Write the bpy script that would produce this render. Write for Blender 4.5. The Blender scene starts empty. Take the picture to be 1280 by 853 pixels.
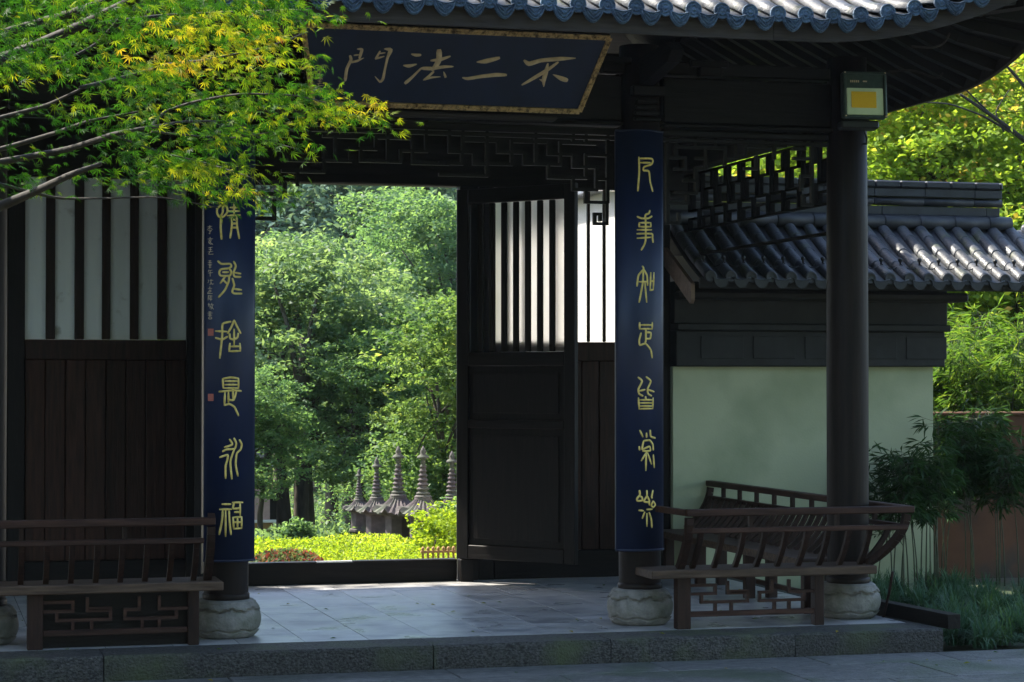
import bpy, math, random
import numpy as np
from mathutils import Vector, Matrix
from math import sin, cos, pi, radians, sqrt, atan
random.seed(7); rng = np.random.default_rng(7)
S = bpy.context.scene
C = S.collection
# ------------------------------------------------------------------ camera
F = 2720.0; TH = atan(.272); PT = atan(48.5/2720); H = 1.6
cam = bpy.data.objects.new('camera', bpy.data.cameras.new('camera')); C.objects.link(cam)
cam.data.sensor_width = 36; cam.data.lens = F/1280*36
cam.data.clip_start = .1; cam.data.clip_end = 2000
cam.location = (0, 0, H); cam.rotation_euler = (pi/2+PT, 0, -TH)
S.camera = cam
# ------------------------------------------------------------------ light
SUN_EL, SUN_AZ = radians(50), radians(-50)
w = bpy.data.worlds.new('World'); S.world = w; w.use_nodes = True
sky = w.node_tree.nodes.new('ShaderNodeTexSky'); sky.sky_type = 'NISHITA'; sky.sun_disc = False
sky.sun_elevation = SUN_EL; sky.sun_rotation = SUN_AZ; sky.air_density = 1.0; sky.dust_density = 1.5; sky.ozone_density = 1.0
bg = w.node_tree.nodes['Background']; bg.inputs[1].default_value = .15
w.node_tree.links.new(sky.outputs[0], bg.inputs[0])
sl = bpy.data.lights.new('sun', 'SUN'); sl.energy = 4.4; sl.angle = radians(.6); sl.color = (1, .93, .80)
so = bpy.data.objects.new('sun', sl); C.objects.link(so)
sd = Vector((sin(SUN_AZ)*cos(SUN_EL), cos(SUN_AZ)*cos(SUN_EL), sin(SUN_EL)))
so.rotation_euler = sd.to_track_quat('Z', 'Y').to_euler(); so.location = sd*60
S.view_settings.view_transform = 'Standard'; S.view_settings.look = 'None'
S.view_settings.exposure = 1.7; S.view_settings.gamma = 1; S.view_settings.use_curve_mapping = False
# ------------------------------------------------------------------ measuring: line of sight of a photo pixel
def ray(px, py):
    a = (px-640)/F; b = (426.5-py)/F
    fy = cos(PT)-b*sin(PT); z = sin(PT)+b*cos(PT)
    return Vector((fy*sin(TH)+a*cos(TH), fy*cos(TH)-a*sin(TH), z))
def P(px, py, Y):
    r = ray(px, py); t = Y/r.y; return Vector((r.x*t, Y, H+r.z*t))
# ------------------------------------------------------------------ materials
def N(nt, t, **k):
    n = nt.nodes.new(t)
    for a, b in k.items(): setattr(n, a, b)
    return n
def mat(name, cols, rough=.6, scale=(6, 6, 6), nscale=4.0, detail=6, bump=.15, bscale=None, metal=0, rnd=.0, spots=None, rr=None, coords='Object', trans=0, spec=.5, coat=0):
    """noise-coloured surface: cols = list of (position, rgb)"""
    m = bpy.data.materials.new(name); m.use_nodes = True; nt = m.node_tree; L = nt.links.new
    b = nt.nodes['Principled BSDF']; out = nt.nodes['Material Output']
    tc = N(nt, 'ShaderNodeTexCoord'); mp = N(nt, 'ShaderNodeMapping'); mp.inputs['Scale'].default_value = scale
    oi = N(nt, 'ShaderNodeObjectInfo')
    off = N(nt, 'ShaderNodeVectorMath', operation='SCALE'); L(oi.outputs['Location'], off.inputs[0]); off.inputs['Scale'].default_value = 1.0
    cb = N(nt, 'ShaderNodeCombineXYZ'); ml = N(nt, 'ShaderNodeMath', operation='MULTIPLY'); ml.inputs[1].default_value = 37 if rnd else 0
    L(oi.outputs['Random'], ml.inputs[0]); L(ml.outputs[0], cb.inputs[0]); L(ml.outputs[0], cb.inputs[1])
    ad = N(nt, 'ShaderNodeVectorMath', operation='ADD'); L(tc.outputs[coords], ad.inputs[0]); L(cb.outputs[0], ad.inputs[1])
    L(ad.outputs[0], mp.inputs[0])
    nz = N(nt, 'ShaderNodeTexNoise'); nz.inputs['Scale'].default_value = nscale; nz.inputs['Detail'].default_value = detail; nz.inputs['Roughness'].default_value = .6
    L(mp.outputs[0], nz.inputs['Vector'])
    cr = N(nt, 'ShaderNodeValToRGB'); els = cr.color_ramp.elements
    while len(els) < len(cols): els.new(.5)
    for e, (p, c) in zip(els, cols): e.position = p; e.color = (*c, 1)
    L(nz.outputs[0], cr.inputs[0]); col = cr.outputs[0]
    if spots:
        c2, sc2, lo, hi = spots
        n2 = N(nt, 'ShaderNodeTexNoise'); n2.inputs['Scale'].default_value = sc2; n2.inputs['Detail'].default_value = 5; L(ad.outputs[0], n2.inputs['Vector'])
        r2 = N(nt, 'ShaderNodeMapRange'); r2.inputs[1].default_value = lo; r2.inputs[2].default_value = hi; L(n2.outputs[0], r2.inputs[0])
        mx = N(nt, 'ShaderNodeMixRGB'); L(r2.outputs[0], mx.inputs[0]); L(col, mx.inputs[1]); mx.inputs[2].default_value = (*c2, 1); col = mx.outputs[0]
    if rnd:
        hs = N(nt, 'ShaderNodeHueSaturation'); mr = N(nt, 'ShaderNodeMapRange'); mr.inputs[3].default_value = 1-rnd; mr.inputs[4].default_value = 1+rnd
        L(oi.outputs['Random'], mr.inputs[0]); L(mr.outputs[0], hs.inputs['Value']); L(col, hs.inputs['Color']); col = hs.outputs[0]
    L(col, b.inputs['Base Color']); b.inputs['Roughness'].default_value = rough; b.inputs['Metallic'].default_value = metal
    b.inputs['Specular IOR Level'].default_value = spec
    if coat: b.inputs['Coat Weight'].default_value = coat; b.inputs['Coat Roughness'].default_value = .25
    if rr:
        m3 = N(nt, 'ShaderNodeMapRange'); m3.inputs[1].default_value = .35; m3.inputs[2].default_value = .65; m3.inputs[3].default_value = rr[0]; m3.inputs[4].default_value = rr[1]
        n3 = N(nt, 'ShaderNodeTexNoise'); n3.inputs['Scale'].default_value = rr[2]; n3.inputs['Detail'].default_value = 6; L(ad.outputs[0], n3.inputs['Vector'])
        L(n3.outputs[0], m3.inputs[0]); L(m3.outputs[0], b.inputs['Roughness'])
    if bump:
        bp = N(nt, 'ShaderNodeBump'); bp.inputs['Strength'].default_value = bump; bp.inputs['Distance'].default_value = .02
        if bscale:
            nb = N(nt, 'ShaderNodeTexNoise'); nb.inputs['Scale'].default_value = bscale; nb.inputs['Detail'].default_value = 5; L(ad.outputs[0], nb.inputs['Vector']); L(nb.outputs[0], bp.inputs['Height'])
        else: L(nz.outputs[0], bp.inputs['Height'])
        L(bp.outputs[0], b.inputs['Normal'])
    if trans:
        t = N(nt, 'ShaderNodeBsdfTranslucent'); L(col, t.inputs[0]); ms = N(nt, 'ShaderNodeMixShader'); ms.inputs[0].default_value = trans
        L(b.outputs[0], ms.inputs[1]); L(t.outputs[0], ms.inputs[2]); L(ms.outputs[0], out.inputs[0])
    return m
def leafmat(name, cols, attr='tint', trans=.55, rough=.5, boost=(1.6, 1.5, .7), spec=.12):
    m = bpy.data.materials.new(name); m.use_nodes = True; nt = m.node_tree; L = nt.links.new
    b = nt.nodes['Principled BSDF']; out = nt.nodes['Material Output']
    if attr: a = N(nt, 'ShaderNodeAttribute'); a.attribute_name = attr; fac = a.outputs['Fac']
    else: a = N(nt, 'ShaderNodeObjectInfo'); fac = a.outputs['Random']
    cr = N(nt, 'ShaderNodeValToRGB'); els = cr.color_ramp.elements
    while len(els) < len(cols): els.new(.5)
    for e, (p, c) in zip(els, cols): e.position = p; e.color = (*c, 1)
    L(fac, cr.inputs[0]); L(cr.outputs[0], b.inputs['Base Color']); b.inputs['Roughness'].default_value = rough
    b.inputs['Specular IOR Level'].default_value = spec
    t = N(nt, 'ShaderNodeBsdfTranslucent'); vm = N(nt, 'ShaderNodeVectorMath', operation='MULTIPLY'); L(cr.outputs[0], vm.inputs[0]); vm.inputs[1].default_value = boost
    L(vm.outputs[0], t.inputs[0]); ms = N(nt, 'ShaderNodeMixShader'); ms.inputs[0].default_value = trans
    L(b.outputs[0], ms.inputs[1]); L(t.outputs[0], ms.inputs[2]); L(ms.outputs[0], out.inputs[0])
    return m
WZ = (14, 14, 1.2); WX = (1.2, 14, 14); WY = (14, 1.2, 14)
def wood(name, a, b, sc, rough=.5, spots=None): return mat(name, [(.3, a), (.7, b)], rough=rough, scale=sc, nscale=3, bump=.25, rnd=.25, spots=spots, spec=.2)
M = {}
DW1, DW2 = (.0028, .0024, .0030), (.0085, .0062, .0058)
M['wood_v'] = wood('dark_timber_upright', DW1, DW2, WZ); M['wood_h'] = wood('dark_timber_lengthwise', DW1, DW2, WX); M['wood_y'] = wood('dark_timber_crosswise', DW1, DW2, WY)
M['plank'] = wood('red_brown_plank', (.014, .0065, .005), (.055, .022, .014), WZ)
M['mull'] = wood('red_brown_mullion', (.014, .007, .005), (.034, .016, .011), WZ)
M['bench'] = wood('worn_brown_rail', (.018, .008, .006), (.070, .034, .024), WX, .55)
M['bench_y'] = wood('worn_brown_rail_crosswise', (.022, .012, .009), (.075, .042, .030), WY, .55)
M['bench_v'] = wood('worn_brown_upright', (.012, .006, .005), (.042, .021, .015), WZ, .55)
M['seat'] = wood('weathered_seat', (.03, .018, .013), (.12, .08, .055), WX, .6)
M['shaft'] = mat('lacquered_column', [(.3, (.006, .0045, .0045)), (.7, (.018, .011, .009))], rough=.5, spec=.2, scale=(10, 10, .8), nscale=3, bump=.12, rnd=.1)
M['fascia'] = wood('grey_brown_eave_board', (.028, .024, .024), (.06, .05, .046), WX, .7)
M['barge'] = wood('pale_weathered_board', (.22, .15, .12), (.34, .24, .19), (3, 8, 8), .7)
M['blue'] = mat('blue_black_lacquer', [(.3, (.003, .010, .040)), (.7, (.005, .015, .062))], rough=.42, nscale=2, bump=.03, scale=(3, 3, .6), rr=(.35, .55, 3))
M['gold'] = mat('gold_leaf', [(.3, (.58, .42, .08)), (.7, (.92, .74, .24))], rough=.42, nscale=9, bump=.15, metal=.1, scale=(4, 4, 4))
M['dullgold'] = mat('faded_gilding', [(.3, (.55, .40, .24)), (.7, (.82, .64, .42))], rough=.5, nscale=5, bump=.2, metal=.05, scale=(4, 4, 4))
M['carved'] = mat('carved_gilt_border', [(.35, (.08, .045, .02)), (.55, (.62, .42, .20))], rough=.5, nscale=10, bump=.6, metal=.2, scale=(4, 4, 4))
M['red'] = mat('seal_red', [(.3, (.35, .07, .05)), (.7, (.5, .16, .12))], rough=.6, nscale=30, bump=0)
M['white_pane'] = mat('white_painted_board', [(.3, (.76, .80, .83)), (.7, (.82, .86, .88))], rough=.5, nscale=3, bump=.05, scale=(6, 6, .8), spots=((.40, .40, .38), 7, .62, .75))
M['paper'] = mat('frosted_pane', [(.3, (.66, .66, .64)), (.7, (.78, .77, .75))], rough=.5, nscale=3, bump=.02, scale=(6, 6, .8), trans=.6)
M['frost'] = mat('frosted_glass', [(.3, (.50, .50, .49)), (.7, (.58, .57, .55))], rough=.32, nscale=3, bump=0, scale=(6, 6, .8)); _b = M['frost'].node_tree.nodes['Principled BSDF']; _b.inputs['Transmission Weight'].default_value = 1; _b.inputs['IOR'].default_value = 1.12
M['frost2'] = M['frost'].copy(); M['frost2'].name = 'lightly_frosted_glass'; M['frost2'].node_tree.nodes['Principled BSDF'].inputs['Roughness'].default_value = .12
for _e in M['frost2'].node_tree.nodes['Color Ramp'].color_ramp.elements: _e.color = (.86, .85, .84, 1)
M['stone'] = mat('grey_carved_stone', [(.25, (.12, .115, .105)), (.75, (.32, .31, .285))], rough=.8, nscale=14, bump=.5, scale=(1, 1, 1), bscale=60, spots=((.10, .11, .07), 5, .52, .72))
M['kerb'] = mat('dark_rough_hewn_stone', [(.38, (.010, .010, .010)), (.64, (.085, .085, .080))], rough=.7, nscale=55, bump=1.0, scale=(1, 1, 1.9), bscale=80, rnd=.15, spots=((.06, .075, .035), 3, .5, .7))
M['floor'] = mat('worn_floor_stone', [(.25, (.27, .265, .26)), (.75, (.45, .445, .44))], rough=.35, nscale=2.2, bump=.12, scale=(1, 2, 1), bscale=14, rnd=.16, rr=(.26, .50, 2.8), spec=.7, spots=((.20, .205, .22), 4.2, .50, .66))
M['road'] = mat('road_slab_stone', [(.3, (.065, .07, .07)), (.7, (.17, .172, .165))], rough=.7, nscale=12, bump=.8, scale=(1, 2, 1), bscale=45, rnd=.14, spots=((.07, .09, .06), 1.4, .5, .65), rr=(.45, .75, 3))
M['earth'] = mat('garden_earth', [(.3, (.05, .045, .03)), (.7, (.10, .085, .055))], rough=.95, nscale=2, bump=.6, scale=(1, 1, 1), bscale=20, spots=((.04, .06, .02), .8, .45, .6))
M['tile'] = mat('grey_roof_tile', [(.3, (.028, .032, .040)), (.7, (.075, .08, .09))], rough=.5, nscale=8, bump=.3, scale=(1, 1, 1), bscale=50, rnd=.28, rr=(.38, .62, 8), spots=((.05, .06, .035), 6, .56, .70))
M['tileend'] = mat('blue_grey_tile_end', [(.35, (.022, .045, .085)), (.65, (.075, .13, .20))], rough=.55, nscale=16, bump=1.0, scale=(1, 1, 2), bscale=45, rnd=.2)
M['plaster'] = mat('bounce_tinted_white_plaster', [(.3, (.46, .50, .33)), (.7, (.53, .57, .39))], rough=.85, nscale=1.5, bump=.08, scale=(1, 1, .6), bscale=60, spots=((.29, .34, .21), 1.5, .46, .74))  # green bounce light put into the white wall's base colour; spots are stains
M['cornice'] = mat('dark_cornice', [(.3, (.010, .011, .013)), (.7, (.024, .025, .028))], rough=.7, nscale=6, bump=.2, scale=(1, 1, 1))
M['ochre'] = mat('ochre_temple_wall', [(.3, (.34, .21, .09)), (.7, (.46, .30, .14))], rough=.9, nscale=2, bump=.1, scale=(1, 1, 1))
M['brownwall'] = mat('brown_stained_wall', [(.3, (.075, .034, .017)), (.7, (.15, .066, .034))], rough=.9, nscale=2.5, bump=.3, scale=(1, 1, 1), spots=((.05, .045, .035), 2, .5, .65))
M['bark'] = mat('tree_bark', [(.3, (.035, .028, .02)), (.7, (.10, .085, .065))], rough=.9, nscale=6, bump=.6, scale=(2, 2, .5))
M['pagstone'] = mat('purple_grey_stone', [(.3, (.05, .042, .046)), (.7, (.12, .095, .10))], rough=.85, nscale=9, bump=.4, scale=(1, 1, 1), spots=((.09, .12, .07), 4, .5, .7))
M['ridge'] = mat('shade_darkened_ridge_tile', [(.3, (.012, .014, .018)), (.7, (.034, .037, .044))], rough=.5, nscale=8, bump=.25, rnd=.2, scale=(1, 1, 1))  # darker than the roof tiles: the coping's shade is put into the colour
M['darkbark'] = mat('dark_maple_bark', [(.3, (.012, .010, .009)), (.7, (.040, .034, .028))], rough=.85, nscale=8, bump=.4, scale=(2, 2, 2))
M['metal'] = mat('green_grey_metal', [(.3, (.03, .05, .045)), (.7, (.06, .085, .075))], rough=.4, nscale=5, bump=0, metal=.4)
M['lens'] = mat('pale_reflector', [(.3, (.62, .74, .50)), (.7, (.70, .80, .58))], rough=.25, nscale=3, bump=0)
M['led'] = mat('yellow_led_chip', [(.3, (.90, .52, .01)), (.7, (1, .66, .03))], rough=.6, nscale=40, bump=.2)
M['black'] = mat('black_rubber', [(.3, (.008, .008, .008)), (.7, (.015, .015, .015))], rough=.5, nscale=9, bump=0)
M['pink'] = mat('pinkish_window_board', [(.3, (.38, .24, .24)), (.7, (.5, .34, .33))], rough=.6, nscale=3, bump=0)
M['sill'] = mat('white_sill', [(.3, (.7, .7, .7)), (.7, (.8, .8, .8))], rough=.6, nscale=3, bump=0)
M['bamboo'] = mat('bamboo_stem', [(.3, (.02, .032, .012)), (.7, (.06, .075, .03))], rough=.5, nscale=5, bump=.1)
g = lambda *a: a
M['l_camphor'] = leafmat('leaves_deep_green', [(0, (.06, .125, .075)), (.5, (.14, .23, .13)), (1, (.24, .33, .19))], rough=.4)
M['l_light'] = leafmat('leaves_fresh_green', [(0, (.055, .13, .07)), (.5, (.12, .22, .11)), (1, (.21, .32, .15))], rough=.45)
M['l_yellow'] = leafmat('leaves_yellow_green', [(0, (.06, .13, .02)), (.5, (.16, .27, .035)), (.88, (.30, .40, .06)), (1, (.42, .30, .08))], rough=.45)
M['l_far'] = leafmat('leaves_hillside_haze_tint', [(0, (.07, .14, .11)), (.5, (.15, .24, .18)), (1, (.26, .36, .25))], rough=.5, trans=.4)  # pale bluish leaf colour stands in for distance haze
M['l_hedge'] = leafmat('leaves_clipped_hedge', [(0, (.10, .18, .02)), (.6, (.24, .34, .03)), (1, (.42, .46, .06))], rough=.4)
M['l_red'] = leafmat('leaves_red_tipped', [(0, (.03, .07, .04)), (.6, (.09, .15, .06)), (.75, (.18, .05, .04)), (1, (.30, .10, .08))], rough=.4, boost=(1.2, 1, .7))
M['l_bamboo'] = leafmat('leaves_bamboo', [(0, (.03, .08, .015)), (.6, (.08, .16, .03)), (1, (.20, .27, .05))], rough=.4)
M['l_bamdark'] = leafmat('leaves_bamboo_painted_shade', [(0, (.018, .05, .018)), (1, (.05, .11, .035))], rough=.4, trans=.3)  # darker copy of the bamboo leaves, shade painted into the colour
M['l_turf'] = leafmat('lilyturf_blades', [(0, (.03, .075, .05)), (.7, (.08, .16, .09)), (1, (.16, .26, .07))], rough=.4, trans=.25)
M['maple'] = leafmat('maple_leaves', [(0, (.012, .055, .010)), (.30, (.035, .12, .012)), (.50, (.12, .21, .014)), (.74, (.32, .33, .02)), (.93, (.44, .30, .03)), (1, (.42, .15, .05))], rough=.5, trans=.55, boost=(1.15, 1.1, .5))
# ------------------------------------------------------------------ mesh builder
class MB:
    def __init__(s): s.v = []; s.f = []; s.sm = []
    def add(s, vs, fs, smooth=False):
        o = len(s.v); s.v += [tuple(v) for v in vs]; s.f += [tuple(i+o for i in f) for f in fs]; s.sm += [smooth]*len(fs); return s
    def box(s, x0, x1, y0, y1, z0, z1):
        return s.add([(x0,y0,z0),(x1,y0,z0),(x1,y1,z0),(x0,y1,z0),(x0,y0,z1),(x1,y0,z1),(x1,y1,z1),(x0,y1,z1)],
                     [(0,3,2,1),(4,5,6,7),(0,1,5,4),(1,2,6,5),(2,3,7,6),(3,0,4,7)])
    def bev(s, x0, x1, y0, y1, z0, z1, b=.006):
        """box with chamfered edges"""
        vs = []; 
        for z, i in ((z0, b), (z0+b, 0), (z1-b, 0), (z1, b)):
            X0, X1, Y0, Y1 = x0+i, x1-i, y0+i, y1-i
            c = b if i == 0 else b*.0+.0001
            vs += [(X0+c,Y0,z),(X1-c,Y0,z),(X1,Y0+c,z),(X1,Y1-c,z),(X1-c,Y1,z),(X0+c,Y1,z),(X0,Y1-c,z),(X0,Y0+c,z)]
        fs = [tuple(range(7, -1, -1)), tuple(range(24, 32))]
        for r in range(3):
            for k in range(8): fs.append((r*8+k, r*8+(k+1) % 8, (r+1)*8+(k+1) % 8, (r+1)*8+k))
        return s.add(vs, fs)
    def tube(s, pts, rad, n=8, cap=True, smooth=True):
        pts = [Vector(p) for p in pts]; rad = rad if hasattr(rad, '__len__') else [rad]*len(pts)
        vs = []; fs = []; up = None
        for i, p in enumerate(pts):
            d = (pts[min(i+1, len(pts)-1)]-pts[max(i-1, 0)]).normalized()
            if up is None: up = d.orthogonal().normalized()
            a = (up-d*up.dot(d)); a = a.normalized() if a.length > 1e-6 else d.orthogonal().normalized(); up = a; b = d.cross(a)
            for k in range(n):
                t = 2*pi*k/n; vs.append(p+(a*cos(t)+b*sin(t))*rad[i])
        for i in range(len(pts)-1):
            for k in range(n): fs.append((i*n+k, i*n+(k+1) % n, (i+1)*n+(k+1) % n, (i+1)*n+k))
        if cap: fs += [tuple(range(n-1, -1, -1)), tuple(range((len(pts)-1)*n, len(pts)*n))]
        return s.add(vs, fs, smooth)
    def bar(s, p, q, w, h, up=(0, 0, 1)):
        """rectangular bar from p to q; w sideways, h along up"""
        p = Vector(p); q = Vector(q); d = (q-p).normalized(); u = Vector(up); u = (u-d*u.dot(d)).normalized(); r = d.cross(u)
        vs = []
        for c in (p, q):
            for a, b in ((-1,-1),(1,-1),(1,1),(-1,1)): vs.append(c+r*a*w/2+u*b*h/2)
        return s.add(vs, [(3,2,1,0),(4,5,6,7),(0,1,5,4),(1,2,6,5),(2,3,7,6),(3,0,4,7)])
    def ribbon(s, pts, w, t):
        """a flat-sided curved bar lying in a plane: pts list, w across normal given, t thickness"""
        pts = [Vector(p) for p in pts]
        for i in range(len(pts)-1): pass
        return s
    def lathe(s, prof, c=(0, 0, 0), n=24, fn=None, smooth=True):
        vs = []; fs = []
        for i, (r, z) in enumerate(prof):
            for k in range(n):
                a = 2*pi*k/n; rr = r+(fn(a, z) if fn else 0); vs.append((c[0]+rr*cos(a), c[1]+rr*sin(a), c[2]+z))
        for i in range(len(prof)-1):
            for k in range(n): fs.append((i*n+k, i*n+(k+1) % n, (i+1)*n+(k+1) % n, (i+1)*n+k))
        fs += [tuple(range(n-1, -1, -1)), tuple(range((len(prof)-1)*n, len(prof)*n))]
        return s.add(vs, fs, smooth)
    def prism(s, pts, d):
        """polygon pts (3-D) extruded by vector d"""
        n = len(pts); d = Vector(d); pts = [Vector(p) for p in pts]
        return s.add(pts+[p+d for p in pts], [tuple(range(n)), tuple(range(2*n-1, n-1, -1))]+[(k, k+n, (k+1) % n+n, (k+1) % n) for k in range(n)])
    def mesh(s, name, m):
        me = bpy.data.meshes.new(name); me.from_pydata(s.v, [], s.f); me.materials.append(m)
        if any(s.sm): me.polygons.foreach_set('use_smooth', s.sm)
        me.update(); return me
    def build(s, name, m, parent=None, origin=None, **k):
        if origin is not None:
            o3 = Vector(origin); s.v = [tuple(Vector(v)-o3) for v in s.v]
        o = bpy.data.objects.new(name, s.mesh(name, m)); C.objects.link(o)
        if origin is not None: o.location = origin
        fixn(o.data)
        if parent: o.parent = parent
        for a, b in k.items(): o[a] = b
        return o
import bmesh
def fixn(me):
    if len(me.polygons) > 30000: return
    bm = bmesh.new(); bm.from_mesh(me); bmesh.ops.recalc_face_normals(bm, faces=bm.faces); bm.to_mesh(me); bm.free()
def thing(name, label, cat, loc=(0, 0, 0), group=None):
    o = bpy.data.objects.new(name, None); C.objects.link(o); o.location = loc; o.empty_display_size = .1
    o['label'] = label; o['category'] = cat
    if group: o['group'] = group
    return o
def tag(o, label, cat, group=None):
    o['label'] = label; o['category'] = cat
    if group: o['group'] = group
    return o
def inst(me, name, parent, loc=(0, 0, 0), rot=(0, 0, 0), sc=(1, 1, 1), **k):
    o = bpy.data.objects.new(name, me); C.objects.link(o); o.location = loc; o.rotation_euler = rot; o.scale = sc
    if parent: o.parent = parent
    for a, b in k.items(): o[a] = b
    return o
# ================================================================== LARGE STRUCTURE
CX = 2.95                    # centre line of the gate
ZX, AX, BX, KX = .34, 1.70, 4.20, 5.56   # four front columns
CY, DY = 12.5, 15.55         # column row, door wall
PZ = .13                     # platform top
# ---- ground sheet
def gz(x, y):
    if y < 16.9: z = -.06
    elif y < 17.5: z = -.06-.19*(y-16.9)/.6
    elif y < 24: z = -.25
    elif y < 40: z = -.25-1.0*(y-24)/16
    elif y < 55: z = -1.25+(y-40)*.07
    else: z = -.2+(y-55)*.15+((y-55)/60)**2*4
    if y > 130: z = gz(x, 130)+(y-130)*.02
    return z
def build_ground():
    xs = [-500, -200, -80, -30, -12, -5, 0, 3, 6, 9, 13, 18, 25, 35, 50, 80, 200, 500]
    ys = [-500, -150, -40, -10, 0, 5, 9, 11, 16.9, 17.5, 20, 24, 28, 32, 36, 40, 45, 50, 55, 65, 75, 90, 110, 130, 200, 500]
    mb = MB(); vs = [(x, y, gz(x, y)) for y in ys for x in xs]; n = len(xs)
    mb.add(vs, [(j*n+i, j*n+i+1, (j+1)*n+i+1, (j+1)*n+i) for j in range(len(ys)-1) for i in range(n-1)])
    mb.build('ground', M['earth'], kind='structure')
build_ground()
# ---- road slabs in front
road = MB().box(-4, 7.6, 8.2, 11.735, -.055, -.012).build('road', M['road'], kind='structure')
def slab(x0, x1, y0, y1, z0, z1, name, m, parent, gap=.004, jz=.0015, bv=.004):
    cx, cy = (x0+x1)/2, (y0+y1)/2; hx, hy = (x1-x0)/2-gap, (y1-y0)/2-gap
    mb = MB().bev(-hx, hx, -hy, hy, z0-z1, 0, bv)
    o = mb.build(name, m, parent); o.location = (cx, cy, z1+random.uniform(-jz, jz)); return o
y = 8.3; r = 0
while y < 11.7:
    h = [.62, .55, .70, .58, .60, .66][r % 6]; h = min(h, 11.735-y) if y+h < 11.5 else 11.735-y
    x = -3.5+[0, .45, .2, .6, .3, .1][r % 6]
    while x < 6.6:
        wd = random.uniform(.75, 1.25); slab(x, x+wd, y, y+h, -.05, 0, 'paving_slab', M['road'], road); x += wd
    y += h; r += 1
# ---- platform
M['mortar'] = mat('dark_joint_mortar', [(.3, (.03, .03, .03)), (.7, (.06, .06, .058))], rough=.95, nscale=20, bump=.3)
plat = MB().box(-2.0, 5.775, 12.1, 16.6, -.3, .1283).build('platform', M['mortar'], kind='structure')
x = -2.0; k = 0
for x1 in (-.7, .95, 2.75, 3.78, 4.9, 5.84):
    n = 14; mb = MB()
    L_ = x1-x-.006; vs = []; fs = []
    prof = [(12.11, PZ), (11.775, PZ), (11.765, PZ-.012), (11.76, .06), (11.765, -.05), (12.11, -.05)]
    nx = max(6, int(L_/.05))
    for i in range(nx+1):
        for j, (yy, zz) in enumerate(prof):
            q = random.uniform(-.005, .004) if j in (2, 3, 4) else (random.uniform(-.002, .002) if j == 1 else 0)
            vs.append((x+.003+L_*i/nx, yy+q, zz+(random.uniform(-.002, .002) if j in (1, 2) else 0)))
    m6 = len(prof)
    fs = [(i*m6+j, (i+1)*m6+j, (i+1)*m6+(j+1) % m6, i*m6+(j+1) % m6) for i in range(nx) for j in range(m6)]
    fs += [tuple(range(m6)), tuple(range(nx*m6+m6-1, nx*m6-1, -1))]
    mb.add(vs, fs); o = mb.build('kerb_stone', M['kerb'], plat); x = x1
# right-end kerb running back
for y0, y1 in ((12.115, 13.3), (13.3, 14.6), (14.6, 16.6)): slab(5.78, 5.84, y0, y1, -.05, PZ, 'kerb_stone', M['kerb'], plat)
xs_ = [.36*i-2.0 for i in range(22)]
for i in range(21):
    x0 = -1.95+.3675*i; x1 = x0+.3675; y = 12.115; j = 0
    lens = [.55, .93, .93, .93, 1.1] if i % 2 else [.95, .9, .93, .6, 1.1]
    for l in lens:
        slab(x0, min(x1, 5.775), y, min(y+l, 16.6), .09, PZ, 'floor_slab', M['floor'], plat, .002, .0005, .0004); y += l
# ================================================================== GATE HALL
hall = thing('gate_hall', 'dark timber temple gate hall with curved grey tiled roof over the stone platform', 'gate hall', (CX, 14, PZ))
hall_o = Vector(hall.location)
def hp(mb, name, m, parent=None, **k):
    """part of the hall given in world coordinates"""
    o = mb.build(name, m, None, **k); o.parent = parent or hall; o.location = -hall_o if (parent is None or parent is hall) else (0, 0, 0); return o
X0, X1, Y0, Y1 = CX-3.55, CX+3.55, 11.10, 16.90
def lift(x, y):
    dc = max(3.55-abs(x-CX), 0)+max(2.9-abs(y-14), 0)
    return .56*max(0, 1-dc/1.80)**2
def roofz(x, y):
    d = max(0, min(y-Y0, Y1-y, X1-x, x-X0)); return 3.57+.42*d+.055*d*d+lift(x, y)
# deck (a thick curved sheet)
nx, ny = 72, 60; mb = MB(); vs = []; fs = []
for s_ in (0, 1):
    for j in range(ny+1):
        for i in range(nx+1):
            xx = X0+.02+(X1-X0-.04)*i/nx; yy = Y0+.02+(Y1-Y0-.04)*j/ny; vs.append((xx, yy, roofz(xx, yy)-(.05 if s_ else 0)))
q = (nx+1)*(ny+1)
for j in range(ny):
    for i in range(nx):
        a = j*(nx+1)+i; fs.append((a, a+1, a+nx+2, a+nx+1)); fs.append((q+a, q+a+nx+1, q+a+nx+2, q+a+1))
for i in range(nx): fs.append((i, q+i, q+i+1, i+1)); a = ny*(nx+1)+i; fs.append((a, a+1, q+a+1, q+a))
for j in range(ny): a = j*(nx+1); fs.append((a, a+nx+1, q+a+nx+1, q+a)); b = a+nx; fs.append((b, q+b, q+b+nx+1, b+nx+1))
mb.add(vs, fs); hp(mb, 'roof_deck', M['wood_h'])
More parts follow.
